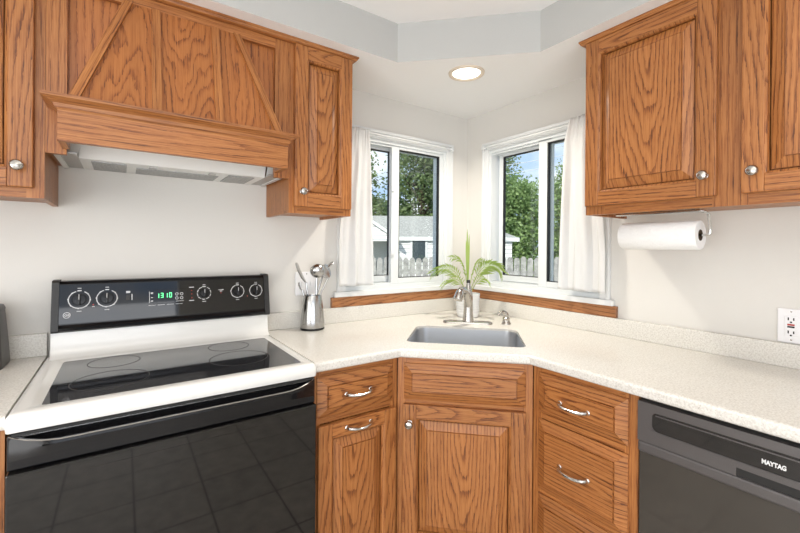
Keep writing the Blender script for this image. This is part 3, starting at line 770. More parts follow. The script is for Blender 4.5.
for a0, a1 in ((1.333, 1.353), (2.062, 2.082)):
    m = MB(); m.prism([WL(a0, 0.0195, 1.005), WL(a0, 0.104, 1.005), WL(a0, 0.109, 1.012), WL(a0, 0.080, 1.178), WL(a0, 0.070, 1.186), WL(a0, 0.0195, 1.186)],
            [WL(a1, 0.0195, 1.005), WL(a1, 0.104, 1.005), WL(a1, 0.109, 1.012), WL(a1, 0.080, 1.178), WL(a1, 0.070, 1.186), WL(a1, 0.0195, 1.186)])
    m.build('end_cap', BLACK_SATIN, rg)
Ft = Frame(bgp(0, 1.03) - WL(0, 0, 0), WL.e[0], Vector((0, -0.9882, 0.153)), Vector((0, 0.153, 0.9882)))   # tilted panel frame: c from 0
def panel_frame(): 
    n = (WL.e[1] * 0.9882 + Vector((0, 0, 1)) * 0.153)
    return Frame(bgp(0, 1.030), WL.e[0], n, (bgp(0, 1.172) - bgp(0, 1.030)).normalized())
FP = panel_frame()
m = MB(); m.box(FP, 1.353, 2.062, -0.002, 0.0012, 0.004, 0.140); fp = m.build('control_panel', BLACK_GLASS, rg)
KN = [(2.006, 0.087, 0.030), (1.926, 0.087, 0.030), (1.600, 0.087, 0.025), (1.468, 0.087, 0.026), (1.390, 0.087, 0.026)]
for i, (a, c_, r) in enumerate(KN):
    m = MB(); m.lathe(FP(a, 0.0012, c_), [(r * .72, 0), (r * .70, 0.010), (r * .62, 0.013), (0, 0.0135)], 28, FP.e[1])
    m.box(FP, a - 0.0045, a + 0.0045, 0.012, 0.0215, c_ - r * .66, c_ + r * .66, bevel=0.002)
    k = m.build('knob', BLACK_PLASTIC, rg, True)
    m = MB(); m.box(FP, a - 0.0009, a + 0.0009, 0.0214, 0.0220, c_, c_ + r * .6); m.build('pointer_mark', GREY_PRINT, k)
    m = MB()
    segs = 40
    for q in range(segs):
        t0 = -0.62 * PI + 1.0 * 2 * PI * q / segs + 0.0
        ang = 2 * PI * q / segs
        if abs(((ang - PI / 2 + PI) % (2 * PI)) - PI) < 0.42: continue
        if i == 2 and q % 4 == 0: continue
        rw0, rw1 = r * .97, r * 1.07 + (0.0012 if q % 5 == 0 else 0)
        pts = []
        for rr_, tt in ((rw0, ang), (rw1, ang), (rw1, ang + 2 * PI / segs), (rw0, ang + 2 * PI / segs)):
            pts.append((a + math.cos(tt) * rr_, c_ + math.sin(tt) * rr_))
        m.poly([FP(x, 0.0016, z) for x, z in pts])
    m.box(FP, a - 0.006, a + 0.006, 0.0012, 0.0016, c_ + r * 1.0, c_ + r * 1.0 + 0.0035)
    m.box(FP, a - 0.007, a + 0.007, 0.0012, 0.0016, c_ - r * 1.42, c_ - r * 1.42 + 0.0022)
    m.box(FP, a - 0.0055, a + 0.0055, 0.0012, 0.0016, c_ + r * 1.32, c_ + r * 1.32 + 0.0022)
    m.build('dial_marking', GREY_PRINT, fp)
m = MB(); m.box(FP, 1.667, 1.795, 0.0012, 0.0030, 0.054, 0.110, bevel=0.001); dp = m.build('display', BLACK_GLASS, rg)
SEG = {'1': 'bc', '3': 'abgcd', '0': 'abcdef'}
m = MB()
for k, ch in enumerate('1310'):
    a = 1.7655 - k * 0.0145; w_, h_ = 0.0085, 0.0170; z = 0.077
    bars = {'a': (-w_ / 2, w_ / 2, h_, h_ + .0022), 'd': (-w_ / 2, w_ / 2, 0, .0022), 'g': (-w_ / 2, w_ / 2, h_ / 2, h_ / 2 + .0022), 'b': (-w_ / 2 - .0004, -w_ / 2 + .0020, h_ / 2, h_), 'c': (-w_ / 2 - .0004, -w_ / 2 + .0020, 0, h_ / 2), 'f': (w_ / 2 - .0020, w_ / 2 + .0004, h_ / 2, h_), 'e': (w_ / 2 - .0020, w_ / 2 + .0004, 0, h_ / 2)}
    for s_ in SEG[ch]:
        b = bars[s_]; m.box(FP, a + b[0], a + b[1], 0.0030, 0.0036, z + b[2], z + b[3])
m.build('green_digit', GREEN_LED, dp)
def mark(a0, a1, z0, z1, par=None, b=0.0012):
    m = MB(); m.box(FP, a0, a1, b, b + 0.0004, z0, z1); m.build('printed_marking', GREY_PRINT, par or fp)
for a, z, ww, hh in ((1.793, 0.060, .0016, .043), (1.785, 0.094, .008, .006), (1.785, 0.078, .006, .003), (1.785, 0.064, .008, .004)): mark(a - ww / 2, a + ww / 2, z, z + hh, dp, 0.0030)
for k in range(4): mark(1.680 + k * 0.031, 1.704 + k * 0.031, 0.049, 0.0505)
for a in (1.700, 1.683):
    for z in (0.070, 0.086):
        m = MB(); m.lathe(FP(a, 0.0030, z + .003), [(0.0058, 0), (0.0058, 0.0005), (0.004, 0.0005), (0.004, 0)], 16, FP.e[1], False, False); m.build('button_ring', GREY_PRINT, dp)
mark(1.676, 1.704, 0.060, 0.0615, dp, 0.0030)
for z in (0.058, 0.112): mark(1.638, 1.656, z, z + 0.003)
mark(1.848, 1.851, 0.075, 0.098); mark(1.855, 1.868, 0.102, 0.110); mark(1.524, 1.545, 0.096, 0.0985); mark(1.530, 1.539, 0.090, 0.0935); mark(1.962, 1.970, 0.058, 0.060)
for a, z in ((1.966, 0.066), (1.427, 0.064), (1.646, 0.100), (1.646, 0.086), (1.646, 0.070), (1.535, 0.084)):
    m = MB(); m.lathe(FP(a, 0.0012, z), [(0.0022, 0), (0.0020, 0.0006)], 10, FP.e[1]); m.build('indicator', RED_PRINT, fp)
m = MB(); m.box(FP, 1.855, 1.868, 0.0012, 0.005, 0.076, 0.096, bevel=0.001); m.build('rocker_switch', BLACK_SATIN, fp)
m = MB(); m.lathe(FP(2.040, 0.0012, 0.034), [(0.0105, 0), (0.0105, 0.0006), (0.0088, 0.0006), (0.0088, 0)], 28, FP.e[1], False, False)
em = m.build('emblem', GREY_PRINT, fp)
text_mesh('GE', 0.0125, FP, 2.040, 0.0016, 0.034, -1, GREY_PRINT, 'emblem_lettering', em, 0.0002, shear=0.3)
# oven door
od0, od1 = X0 + 0.002, X1 - 0.002
m = MB(); m.box(WL, od0, od1, 0.6225, 0.656, 0.170, 0.782, bevel=0.004); dr = m.build('oven_door', BLACK_GLASS, rg)
m = MB(); m.loft([rounded(Frame(WL(0, 0, 0), WL.e[0], (0, 0, 1), WL.e[1]), 1.475, 1.965, 0.30, 0.755, (0.03,) * 4, 0.6562, 5), rounded(Frame(WL(0, 0, 0), WL.e[0], (0, 0, 1), WL.e[1]), 1.475, 1.965, 0.30, 0.755, (0.03,) * 4, 0.6566, 5)])
m.build('window_panel', BLACK_GLASS, dr)
m = MB()   # upper door rail with recessed grip behind a bowed handle
m.box(WL, od0, od1, 0.6225, 0.640, 0.783, 0.866, bevel=0.003); m.build('door_rail', BLACK_PLASTIC, dr)
m = MB()
n = 24; rr = []
for k in range(n + 1):
    t = k / n; a = od0 + 0.004 + (od1 - od0 - 0.008) * t
    e = min(t, 1 - t) * 2; q = 1 - (1 - min(1, e * 3.5)) ** 2
    bo = 0.642 + 0.040 * q; th = 0.012 + 0.006 * (1 - q); zlo = 0.806 + 0.018 * q; zhi = 0.866 - 0.012 * q
    rr.append([WL(a, bo - th, zlo + .004), WL(a, bo - 0.001, zlo), WL(a, bo, zlo + .02), WL(a, bo - 0.002, zhi - .012), WL(a, bo - 0.006, zhi), WL(a, bo - th, zhi - .002)])
m.loft(rr); hd = m.build('handle', BLACK_PLASTIC, dr, True, angle=30)
m = MB(); m.tube([(r_[4] + r_[3]) / 2 + Vector((0, -0.0005, 0.0035)) for r_ in rr], 0.0018, 6); m.build('handle_highlight', STEEL, hd, True)  # steel strip put in for the bright highlight along the handle edge
m = MB(); m.box(WL, od0 + 0.012, od1 - 0.012, 0.6405, 0.6425, 0.8605, 0.8635); m.build('rail_highlight', STEEL, dr)  # thin steel strip drawn as the upper highlight line on the rail
m = MB(); m.box(WL, od0 + 0.01, od1 - 0.01, 0.640, 0.652, 0.8665, 0.873); m.build('vent_slot', DARK_SLOT, rg)
for k in range(9):
    m = MB(); m.box(WL, 1.45 + k * 0.06, 1.49 + k * 0.06, 0.6405, 0.6420, 0.842, 0.856); m.build('vent_louver', BLACK_PLASTIC, dr)

# ------------------------------------------------------------------ dishwasher
dw = thing('dishwasher', 'graphite dishwasher with glossy control strip under the right countertop', 'dishwasher', WR(1.65, 0.3, 0))
D0, D1 = 1.349, 1.949
m = MB(); m.box(WR, D0, D1, 0.04, 0.590, 0.02, 0.868); m.build('tub', BLACK_SATIN, dw)
m = MB(); m.box(WR, D0 + 0.002, D1 - 0.002, 0.5905, 0.612, 0.11, 0.716, bevel=0.003); m.build('door_panel', DW_DOOR, dw)
m = MB(); m.box(WR, D0 + 0.002, D1 - 0.002, 0.5905, 0.622, 0.7165, 0.748, bevel=0.006)
# control fascia leaves a pocket for the grip
ol = [(D0 + 0.002, 0.7485), (1.582, 0.7485), (1.582, 0.770), (D1 - 0.002, 0.770), (D1 - 0.002, 0.864), (D0 + 0.002, 0.864)]
m.prism([WR(a, 0.5905, z) for a, z in ol], [WR(a, 0.620, z) for a, z in ol])
cpn = m.build('control_panel', DW_GREY, dw)
m = MB(); m.box(WR, 1.583, 1.80, 0.597, 0.6185, 0.7495, 0.7694); m.build('grip_pocket', DARK_SLOT, dw)
FX = Frame(WR(0, 0, 0), WR.e[0], (0, 0, 1), WR.e[1])
m = MB(); m.loft([rounded(FX, 1.390, 1.93, 0.788, 0.841, (0.016, .01, .01, .012), 0.6200, 5), rounded(FX, 1.391, 1.929, 0.789, 0.840, (0.016, .01, .01, .012), 0.6212, 5)]); m.build('gloss_insert', DW_GLASS, cpn)
m = MB(); m.box(WR, 1.400, 1.930, 0.6212, 0.6235, 0.833, 0.836); m.build('insert_rim', DW_GREY, cpn)
m = MB(); m.box(WR, 1.388, 1.93, 0.620, 0.6225, 0.784, 0.7875); m.build('insert_rim', DW_GREY, cpn)
text_mesh('MAYTAG', 0.0145, WR, 1.652, 0.6218, 0.808, 1, simple('white_lettering', (0.8, 0.8, 0.8), 0.4), 'brand_lettering', cpn, 0.0006, 0.043)
m = MB(); m.box(WR, D0 + 0.01, D1 - 0.01, 0.50, 0.52, 0.0, 0.105); m.build('toe_panel', BLACK_SATIN, dw)

# ------------------------------------------------------------------ electrical
def outlet(F, a0, a1, z0, z1, name, label, gf):
    r = thing(name, label, 'outlet', F((a0 + a1) / 2, 0, (z0 + z1) / 2))
    m = MB(); m.box(F, a0, a1, 0.0002, 0.006, z0, z1, bevel=0.003); m.build('cover_plate', WHITE_PLASTIC, r)
    ac, zc = (a0 + a1) / 2, (z0 + z1) / 2
    if gf:
        m = MB(); m.box(F, ac - 0.0165, ac + 0.0165, 0.006, 0.008, zc - 0.034, zc + 0.034, bevel=0.001); m.build('receptacle', WHITE_PLASTIC, r)
        for s_ in (-1, 1):
            zz = zc + s_ * 0.0225
            m = MB(); m.box(F, ac - 0.0085, ac - 0.0050, 0.008, 0.0083, zz - 0.004, zz + 0.006); m.build('slot', DARK_SLOT, r)
            m = MB(); m.box(F, ac + 0.0050, ac + 0.0085, 0.008, 0.0083, zz - 0.004, zz + 0.005); m.build('slot', DARK_SLOT, r)
            m = MB(); m.lathe(F(ac, 0.008, zz - 0.010), [(0.003, 0), (0.003, 0.0003)], 12, F.e[1]); m.build('slot', DARK_SLOT, r)
        m = MB(); m.box(F, ac - 0.009, ac + 0.009, 0.008, 0.0095, 0.001 + zc, zc + 0.0065, bevel=0.0004); m.build('reset_button', RED_PRINT, r)
        m = MB(); m.box(F, ac - 0.009, ac + 0.009, 0.008, 0.0095, zc - 0.0065, zc - 0.001, bevel=0.0004); m.build('test_button', DARK_SLOT, r)
    else:
        for s_ in (-1, 1):
            m = MB(); m.box(F, ac + s_ * 0.023 - 0.005, ac + s_ * 0.023 + 0.005, 0.006, 0.014, zc - 0.010, zc + 0.010, bevel=0.001); m.build('toggle', WHITE_PLASTIC, r)
    m = MB()
    for s_ in (-1, 1):
        m = MB(); m.lathe(F(ac, 0.006, zc + s_ * 0.048), [(0.003, 0), (0.0028, 0.0008)], 10, F.e[1]); m.build('screw', NICKEL, r)
outlet(WR, 1.531, 1.602, 0.9965, 1.114, 'power_outlet', 'white GFCI outlet with red button on right wall above backsplash', True)
outlet(WL, 1.062, 1.178, 1.070, 1.187, 'switch_plate', 'white wall plate half hidden behind the steel utensil crock', False)

# ------------------------------------------------------------------ paper towel
ph = thing('paper_towel_holder', 'chrome wire paper towel holder screwed under the right wall cabinet', 'paper towel holder', WR(1.27, 0.25, UB))
PO, PZ = 0.235, 1.364
m = MB(); m.tube([WR(1.118, PO + 0.052, 1.4455), WR(1.395, PO + 0.052, 1.4455)], 0.0055, 10); m.build('mounting_bar', CHROME, ph, True)
m = MB(); m.tube(bez([WR(1.385, PO + 0.052, 1.4455), WR(1.408, PO + 0.052, 1.4455), WR(1.408, PO + 0.02, 1.435)], 5) + [WR(1.408, PO + 0.005, 1.395)] + bez([WR(1.408, PO, PZ + 0.012), WR(1.408, PO, PZ), WR(1.395, PO, PZ)], 5) + [WR(1.105, PO, PZ)], 0.0045, 10); m.build('arm', CHROME, ph, True)
m = MB(); m.box(WR, 1.15, 1.20, PO + 0.030, PO + 0.056, 1.4505, 1.4514); m.build('mounting_plate', CHROME, ph)
m = MB(); m.box(WR, 1.33, 1.38, PO + 0.030, PO + 0.056, 1.4505, 1.4514); m.build('mounting_plate', CHROME, ph)
pr_ = thing('paper_towel_roll', 'white quilted paper towel roll hanging under right wall cabinet', 'paper towel', WR(1.25, PO, PZ))
m = MB()
seg = 40
def ringr(r, h): return [WR(1.122, PO, PZ) + WR.e[0] * h + (Vector((1, 0, 0)) * math.cos(2 * PI * k / seg) + Vector((0, 0, 1)) * math.sin(2 * PI * k / seg)) * r for k in range(seg)]
RL = 0.258
m.loft([ringr(0.020, 0.001), ringr(0.050, 0.0), ringr(0.052, 0.003), ringr(0.052, RL - 0.003), ringr(0.050, RL), ringr(0.020, RL - 0.001)], False, False); m.build('roll', PAPER, pr_, True)
m = MB(); m.loft([ringr(0.0195, 0.0), ringr(0.0195, RL), ringr(0.0175, RL), ringr(0.0175, 0.0), ringr(0.0195, 0.0)], False, False); m.build('cardboard_core', CARD, pr_, True)

# ------------------------------------------------------------------ crock and utensils
CKA, CKB = 1.123, 0.092
ck = thing('utensil_crock', 'brushed steel utensil crock with black base on the counter right of the stove', 'crock', WL(CKA, CKB, CT))
m = MB(); m.lathe(WL(CKA, CKB, CT + 0.0005), [(0.056, 0), (0.058, 0.002), (0.058, 0.008), (0.055, 0.010)], 36); m.build('base_ring', BLACK_PLASTIC, ck, True)
m = MB(); m.lathe(WL(CKA, CKB, CT + 0.0105), [(0.0565, 0), (0.0575, 0.004), (0.0565, 0.03), (0.050, 0.10), (0.043, 0.150), (0.0415, 0.154), (0.040, 0.150), (0.046, 0.10), (0.053, 0.01), (0.0, 0.008)], 36, cap0=True, cap1=False); m.build('body', STEEL, ck, True)
def utensil(name, label, base, mid, tip, head):
    r = thing(name, label, 'utensil', WL(*base), 'metal utensils standing in the crock')
    m = MB(); m.tube(bez([WL(*base), WL(*mid), WL(*tip)], 8), [0.0045, 0.0045, 0.0046, 0.0048, 0.005, 0.005, 0.005, 0.0048, 0.0045], 8); m.build('handle', STEEL, r, True)
    m = MB(); head(m); m.build('head', STEEL, r, True)
def blade(p0, p1, width, thick, side):
    p0, p1, side = WL(*p0), WL(*p1), Vector(side).normalized()
    def f(m):
        d = (p1 - p0); n = d.cross(side).normalized(); rr = []
        for t, k in ((0, 0.25), (0.12, 0.7), (0.3, 0.95), (0.7, 1.0), (0.9, 0.85), (1.0, 0.5)):
            c = p0 + d * t + n * 0.006 * math.sin(t * PI)
            rr.append([c + side * width * k * math.cos(q * 2 * PI / 14) + n * thick * math.sin(q * 2 * PI / 14) for q in range(14)])
        m.loft(rr)
    return f
def bowl(c, r, axis, deep=1.0):
    def f(m):
        pr = [(r * math.sin(t), -r * deep * math.cos(t)) for t in [PI / 2 * k / 8 for k in range(0, 9)]]
        pr2 = [(x * 0.94, h * 0.92) for x, h in pr[::-1]]
        m.lathe(WL(*c), pr + pr2, 24, axis, False, False)
    return f
zi = 0.945
utensil('spatula', 'metal turner leaning left in the crock', (1.105, 0.09, zi), (1.148, 0.088, 1.06), (1.155, 0.088, 1.142), blade((1.155, 0.088, 1.138), (1.205, 0.09, 1.237), 0.030, 0.003, (0.55, 0.8, 0)))
utensil('ladle', 'round-bowled metal ladle upright in middle of the crock', (1.113, 0.10, zi), (1.110, 0.103, 1.06), (1.108, 0.105, 1.168), bowl((1.106, 0.108, 1.197), 0.036, (0.25, 0.85, 0.35), 0.8))
utensil('slotted_spoon', 'metal spoon leaning right in the crock', (1.128, 0.082, zi), (1.085, 0.076, 1.075), (1.028, 0.072, 1.165), blade((1.030, 0.072, 1.160), (1.062, 0.07, 1.222), 0.029, 0.006, (0.95, 0.1, 0.4)))
utensil('serving_fork', 'dark-edged metal utensil tilted right at the back of the crock', (1.132, 0.068, zi), (1.085, 0.060, 1.09), (1.050, 0.056, 1.185), blade((1.055, 0.056, 1.18), (0.998, 0.055, 1.235), 0.016, 0.006, (0.3, 0.9, 0.3)))
utensil('teaspoon', 'short thin metal handle at the left rim of the crock', (1.118, 0.086, zi), (1.155, 0.08, 1.05), (1.170, 0.076, 1.105), blade((1.169, 0.076, 1.10), (1.186, 0.075, 1.142), 0.010, 0.003, (0.6, 0.8, 0)))

# ------------------------------------------------------------------ dark container at the left edge
cn = thing('storage_container', 'dark grey tapered container on left counter at the photo edge', 'container', WL(2.262, 0.10, CT))
def sq(hw, z): return rounded(WL, 2.262 - hw, 2.262 + hw, 0.10 - hw, 0.10 + hw, (0.02,) * 4, z, 5)
m = MB(); m.loft([sq(0.070, CT + 0.0005), sq(0.0715, CT + 0.006), sq(0.066, CT + 0.10), sq(0.060, CT + 0.178)]); m.build('body', CANIST, cn, True)
m = MB(); m.loft([sq(0.060, CT + 0.1785), sq(0.061, CT + 0.185), sq(0.057, CT + 0.198), sq(0.045, CT + 0.202)]); m.build('lid', CANIST, cn, True)

# ------------------------------------------------------------------ potted palm
PT, PD = 0.010, 0.335
pl = thing('potted_palm', 'small green palm in a white pot behind the faucet', 'plant', DG(PT, PD, CT))
m = MB()
prof = [(0.055, 0.0005), (0.059, 0.002), (0.061, 0.012)]
for k in range(7):
    z = 0.018 + k * 0.015
    prof += [(0.0635 + k * 0.0007, z), (0.0650 + k * 0.0007, z + 0.004), (0.0650 + k * 0.0007, z + 0.008), (0.0635 + k * 0.0007, z + 0.012)]
prof += [(0.0705, 0.128), (0.0705, 0.136), (0.066, 0.137), (0.063, 0.118)]
m.lathe(DG(PT, PD, CT), prof, 36, cap1=False); m.build('pot', CERAMIC, pl, True, angle=60)
m = MB(); m.lathe(DG(PT, PD, CT + 0.112), [(0.062, 0), (0.061, 0.004), (0.03, 0.010), (0.0, 0.012)], 24); m.build('soil', SOIL, pl, True)
def frond(path, n, ll, spread=1.0, up=0.15, seed=1):
    n = int(n * 1.15); ll *= 1.02
    rnd = random.Random(seed)
    pts = bez([DG(*p) for p in path], 24)
    m = MB(); m.tube(pts, [0.0026 - 0.0018 * i / 24 for i in range(25)], 6)
    for i in range(n):
        t = 0.30 + 0.70 * i / (n - 1)
        k = min(23, int(t * 24)); p = pts[k].lerp(pts[k + 1], t * 24 - k) if k < 24 else pts[-1]
        d = (pts[min(24, k + 1)] - pts[max(0, k - 1)]).normalized()
        side = d.cross(Vector((0, 0, 1)))
        if side.length < 0.1: side = rgt.copy()
        side.normalize(); up_ = side.cross(d).normalized()
        roll = 0.75 if d.dot(DG.e[0]) > 0 else -0.75
        side = (side * math.cos(roll) + up_ * math.sin(roll)).normalized()
        L = ll * (0.55 + 0.6 * math.sin(PI * min(1, 0.25 + t * 0.65))) * rnd.uniform(0.9, 1.1)
        for s_ in (-1, 1):
            dr = (d * 0.8 + side * s_ * spread + Vector((0, 0, up - 0.12 + rnd.uniform(-.12, .12)))).normalized()
            wv = dr.cross(Vector((0, 0, 1)) + d * 0.3).normalized() * (0.0050)
            q = [p, p + dr * L * 0.4 + wv, p + dr * L - Vector((0, 0, L * 0.28)), p + dr * L * 0.4 - wv]
            mid = p + dr * L * 0.45 + Vector((0, 0, 0.002))
            m.poly([q[0], q[1], q[2]]); m.poly([q[0], q[2], q[3]])
    m.build('frond', PALM, pl)
zb_ = CT + 0.118
frond([(PT - .005, PD, zb_), (PT - 0.05, PD + .01, 1.19), (PT - 0.12, PD + .03, 1.235), (-0.192, PD + .05, 1.172)], 15, 0.065, 0.9, 0.05, 1)
frond([(PT + .005, PD, zb_), (PT + 0.05, PD + .01, 1.20), (PT + 0.12, PD + .02, 1.262), (0.192, PD + .03, 1.19)], 17, 0.085, 0.8, 0.0, 2)
frond([(PT, PD + .01, zb_), (PT - 0.03, PD + 0.06, 1.14), (PT - 0.08, PD + 0.10, 1.17), (-0.125, PD + 0.13, 1.11)], 11, 0.055, 0.9, 0.1, 3)
frond([(PT, PD - .01, zb_), (PT - 0.01, PD - 0.03, 1.18), (PT - 0.03, PD - 0.06, 1.26), (-0.085, PD - 0.08, 1.255)], 10, 0.055, 0.8, 0.1, 4)
frond([(PT + .01, PD + .01, zb_), (PT + 0.05, PD + 0.04, 1.14), (PT + 0.08, PD + 0.07, 1.17), (0.12, PD + 0.10, 1.13)], 10, 0.05, 0.9, 0.1, 5)
frond([(PT + .005, PD - .005, zb_), (PT + 0.02, PD - 0.02, 1.18), (PT + 0.045, PD - 0.05, 1.25), (0.085, PD - 0.07, 1.235)], 9, 0.05, 0.8, 0.1, 6)
for k, (dx, hgt) in enumerate(((0.0, 1.425), (0.012, 1.395), (-0.006, 1.36))):
    m = MB()
    p0, p1 = DG(PT, PD, zb_), DG(PT - 0.006 + dx, PD, hgt); x = DG.e[0]; y = DG.e[1]
    rr = []
    for t, wd in ((0, .0022), (0.3, .0025), (0.5, .0045), (0.75, .005), (0.92, .003), (1, .0006)):
        c_ = p0.lerp(p1, t); rr.append([c_ + x * wd, c_ + y * .0015, c_ - x * wd, c_ - y * .0015])
    m.loft(rr); m.build('spear_leaf', PALM, pl)

# ------------------------------------------------------------------ curtains and rods
def rod(F, label):
    r = thing('curtain_rod', label, 'curtain rod', F(0.55, 0.037, 1.938))
    m = MB(); m.tube([F(0.168, 0.037, 1.938), F(0.935, 0.037, 1.938)], 0.0055, 10); m.build('pole', CASING, r, True)
    for a in (0.170, 0.933):
        m = MB(); m.box(F, a - 0.009, a + 0.009, 0.0165, 0.043, 1.926, 1.950, bevel=0.003); m.build('bracket', CASING, r)
rod(WL, 'thin white curtain rod across top of the left window'); rod(WR, 'thin white curtain rod across top of the right window')
def curtain(F, zt_, edges, label, seed):
    """a rod-pocket panel; edges(t) gives both side edges, t = 0 at the top, 1 at the hem"""
    rnd = random.Random(seed); p = [rnd.uniform(0, 6.28) for _ in range(5)]
    nu, nv = 80, 48; zb_ = 1.108; zr = 1.938
    bm = bmesh.new(); g = []
    for j in range(nv + 1):
        t = j / nv; row = []
        z = zt_ - (zt_ - zb_) * t
        e0, e1 = edges(t)
        for i in range(nu + 1):
            u = i / nu
            soft = 0.004 + 0.017 * min(1.0, t * 1.4)
            fold = soft * (math.sin(u * 2 * PI * 1.9 + p[0] + 0.6 * math.sin(t * 2.2 + p[1])) * 0.7 + 0.35 * math.sin(u * 2 * PI * 3.7 + p[2] - t * 1.2))
            crease = 0.006 * math.exp(-((u - 0.75 + t * 0.9) / 0.08) ** 2) * max(0, 1 - t * 1.8)
            pocket = 0.0035 * math.sin(u * 2 * PI * 8 + p[3]) * max(0, 1 - t * 6)
            x = e0 + (e1 - e0) * u + 0.003 * math.sin(t * 9 + p[4]) * (1 - abs(2 * u - 1))
            row.append(bm.verts.new(F(x, max(0.0455, 0.058 + fold + crease + pocket), z)))
        g.append(row)
    for j in range(nv):
        for i in range(nu): bm.faces.new([g[j][i], g[j][i + 1], g[j + 1][i + 1], g[j + 1][i]])
    me = bpy.data.meshes.new('curtain'); bm.to_mesh(me); bm.free(); me.materials.append(CLOTH)
    for q in me.polygons: q.use_smooth = True
    o = bpy.data.objects.new('curtain', me); COL.objects.link(o)
    sm = o.modifiers.new('thickness', 'SOLIDIFY'); sm.thickness = 0.0015; sm.offset = 0
    tag(top(o, F(0.85, 0.06, zr)), label, 'curtain')
    return o
curtain(WL, 1.948, lambda t: (0.790 - 0.020 * t, 0.905 + 0.060 * min(1, t * 1.5)), 'white curtain hanging at the left side of the left window', 3)
curtain(WR, 1.962, lambda t: (0.772 - (0.020 * min(1, t * 8) + 0.030 * t), 0.905 + 0.055 * min(1, t * 1.3)), 'white curtain hanging at the right side of the right window', 8)

# ------------------------------------------------------------------ recessed light
dl = thing('recessed_light', 'round recessed downlight glowing in the lowered corner ceiling', 'ceiling light', (-0.506, -0.502, LOWC))
m = MB(); m.lathe((-0.506, -0.502, LOWC - 0.0002), [(0.088, 0), (0.086, 0.006), (0.074, 0.008), (0.068, 0.003)], 40, (0, 0, -1), False, False); m.build('trim_ring', simple('light_trim', (0.72, 0.62, 0.50), 0.4), dl, True)
m = MB(); m.lathe((-0.506, -0.502, LOWC - 0.0006), [(0.068, 0), (0.062, 0.003), (0.0, 0.004)], 32, (0, 0, -1), False); m.build('lens', LENS, dl, True)
lo = lamp('downlight_bulb', 'AREA', (-0.506, -0.502, LOWC - 0.012), 9.5, (1.0, 0.93, 0.82), 0.12, 0.12, (-0.506, -0.502, 0)); lo.data.shape = 'DISK'; lo.data.spread = math.radians(140)

# ------------------------------------------------------------------ outdoors
GZ = -0.65
m = MB(); m.box(ID, -6, 45, 0.6, 50, GZ - 0.2, GZ); m.box(ID, 0.6, 45, -20, 0.6, GZ - 0.2, GZ)
o = m.build('ground', GRASS); struct(o)
EX = Frame((-1.877, -1.910, 0), (0.8200, -0.5723, 0), (0.5723, 0.8200, 0))    # runs parallel to the garage front
ga = thing('garage', 'white lap-sided garage with grey shingle roof beyond the picket fence', 'garage', EX(2.0, 15.5, GZ))
gl, gr, gf, gb, ev = -0.25, 4.0, 14.15, 18.2, 1.70
m = MB(); m.box(EX, gl, gr, gf, gb, GZ, ev); m.build('wall', SIDING, ga)
m = MB()
e0, e1, f0, f1 = gl - 0.3, gr + 0.22, gf - 0.08, gb + 0.3
rz = 2.62
lo_ = [EX(e0 - 1.2, f0, ev), EX(e1, f0, ev), EX(e1, f1, ev), EX(e0 - 1.2, f1, ev)]
hi_ = [EX(e0 - 1.0, 16.2, rz), EX(e1 - 1.6, 16.2, rz)]
V = [m.bm.verts.new(p) for p in lo_ + hi_]
for q in ((0, 1, 5, 4), (1, 2, 5), (2, 3, 4, 5), (3, 0, 4), (0, 3, 2, 1)): m.bm.faces.new([V[i] for i in q])
m.build('roof', SHINGLE, ga, recalc=True)
m = MB(); m.box(EX, e0 + 0.1, e1, f0 - 0.03, f0, ev - 0.13, ev + 0.01); m.box(EX, e1, e1 + 0.03, f0, f1, ev - 0.13, ev + 0.01); m.build('fascia', CASING, ga)
# gabled porch wing on the left
wl0, wl1, wf = -3.2, -0.30, 13.55
m = MB(); pk = (wl0 + wl1) / 2; pz = 2.70
m.prism([EX(wl0, wf, 1.54), EX(wl1, wf, 1.54), EX(wl1, wf, 1.70), EX(pk, wf, pz - 0.05), EX(wl0, wf, 1.70)], [EX(wl0, wf + 0.1, 1.54), EX(wl1, wf + 0.1, 1.54), EX(wl1, wf + 0.1, 1.70), EX(pk, wf + 0.1, pz - 0.05), EX(wl0, wf + 0.1, 1.70)]); m.build('gable', SIDING, ga)
m = MB()
for s_, x in ((-1, wl0 - 0.2), (1, wl1 + 0.2)):
    m.prism([EX(pk, wf - 0.04, pz), EX(x, wf - 0.04, 1.62), EX(x, wf - 0.04, 1.70), EX(pk, wf - 0.04, pz + 0.09)], [EX(pk, 16.3, pz), EX(x, 16.3, 1.62), EX(x, 16.3, 1.70), EX(pk, 16.3, pz + 0.09)])
m.build('porch_roof', SHINGLE, ga)
m = MB()
for s_, x in ((-1, wl0 - 0.2), (1, wl1 + 0.2)):
    m.prism([EX(pk, wf - 0.08, pz - .03), EX(x, wf - 0.08, 1.58), EX(x, wf - 0.08, 1.70), EX(pk, wf - 0.08, pz + 0.09)], [EX(pk, wf - .04, pz - .03), EX(x, wf - .04, 1.58), EX(x, wf - .04, 1.70), EX(pk, wf - .04, pz + 0.09)])
m.build('rake_board', CASING, ga)
m = MB(); m.box(EX, wl0, wl1, wf + 1.6, wf + 1.7, GZ, 1.56); m.build('porch_wall', PORCH_GREY, ga)
m = MB(); m.box(EX, wl1 - 0.14, wl1, wf, wf + 0.14, GZ, 1.54); m.build('porch_post', CASING, ga)
m = MB(); m.box(EX, 0.36, 0.98, gf - 0.05, gf + 0.01, 0.72, 1.66); wn = m.build('window_trim', CASING, ga)
m = MB(); m.box(EX, 0.44, 0.90, gf - 0.056, gf - 0.051, 0.80, 1.58); m.build('pane', simple('garage_window', (0.06, 0.08, 0.09), 0.15), wn)
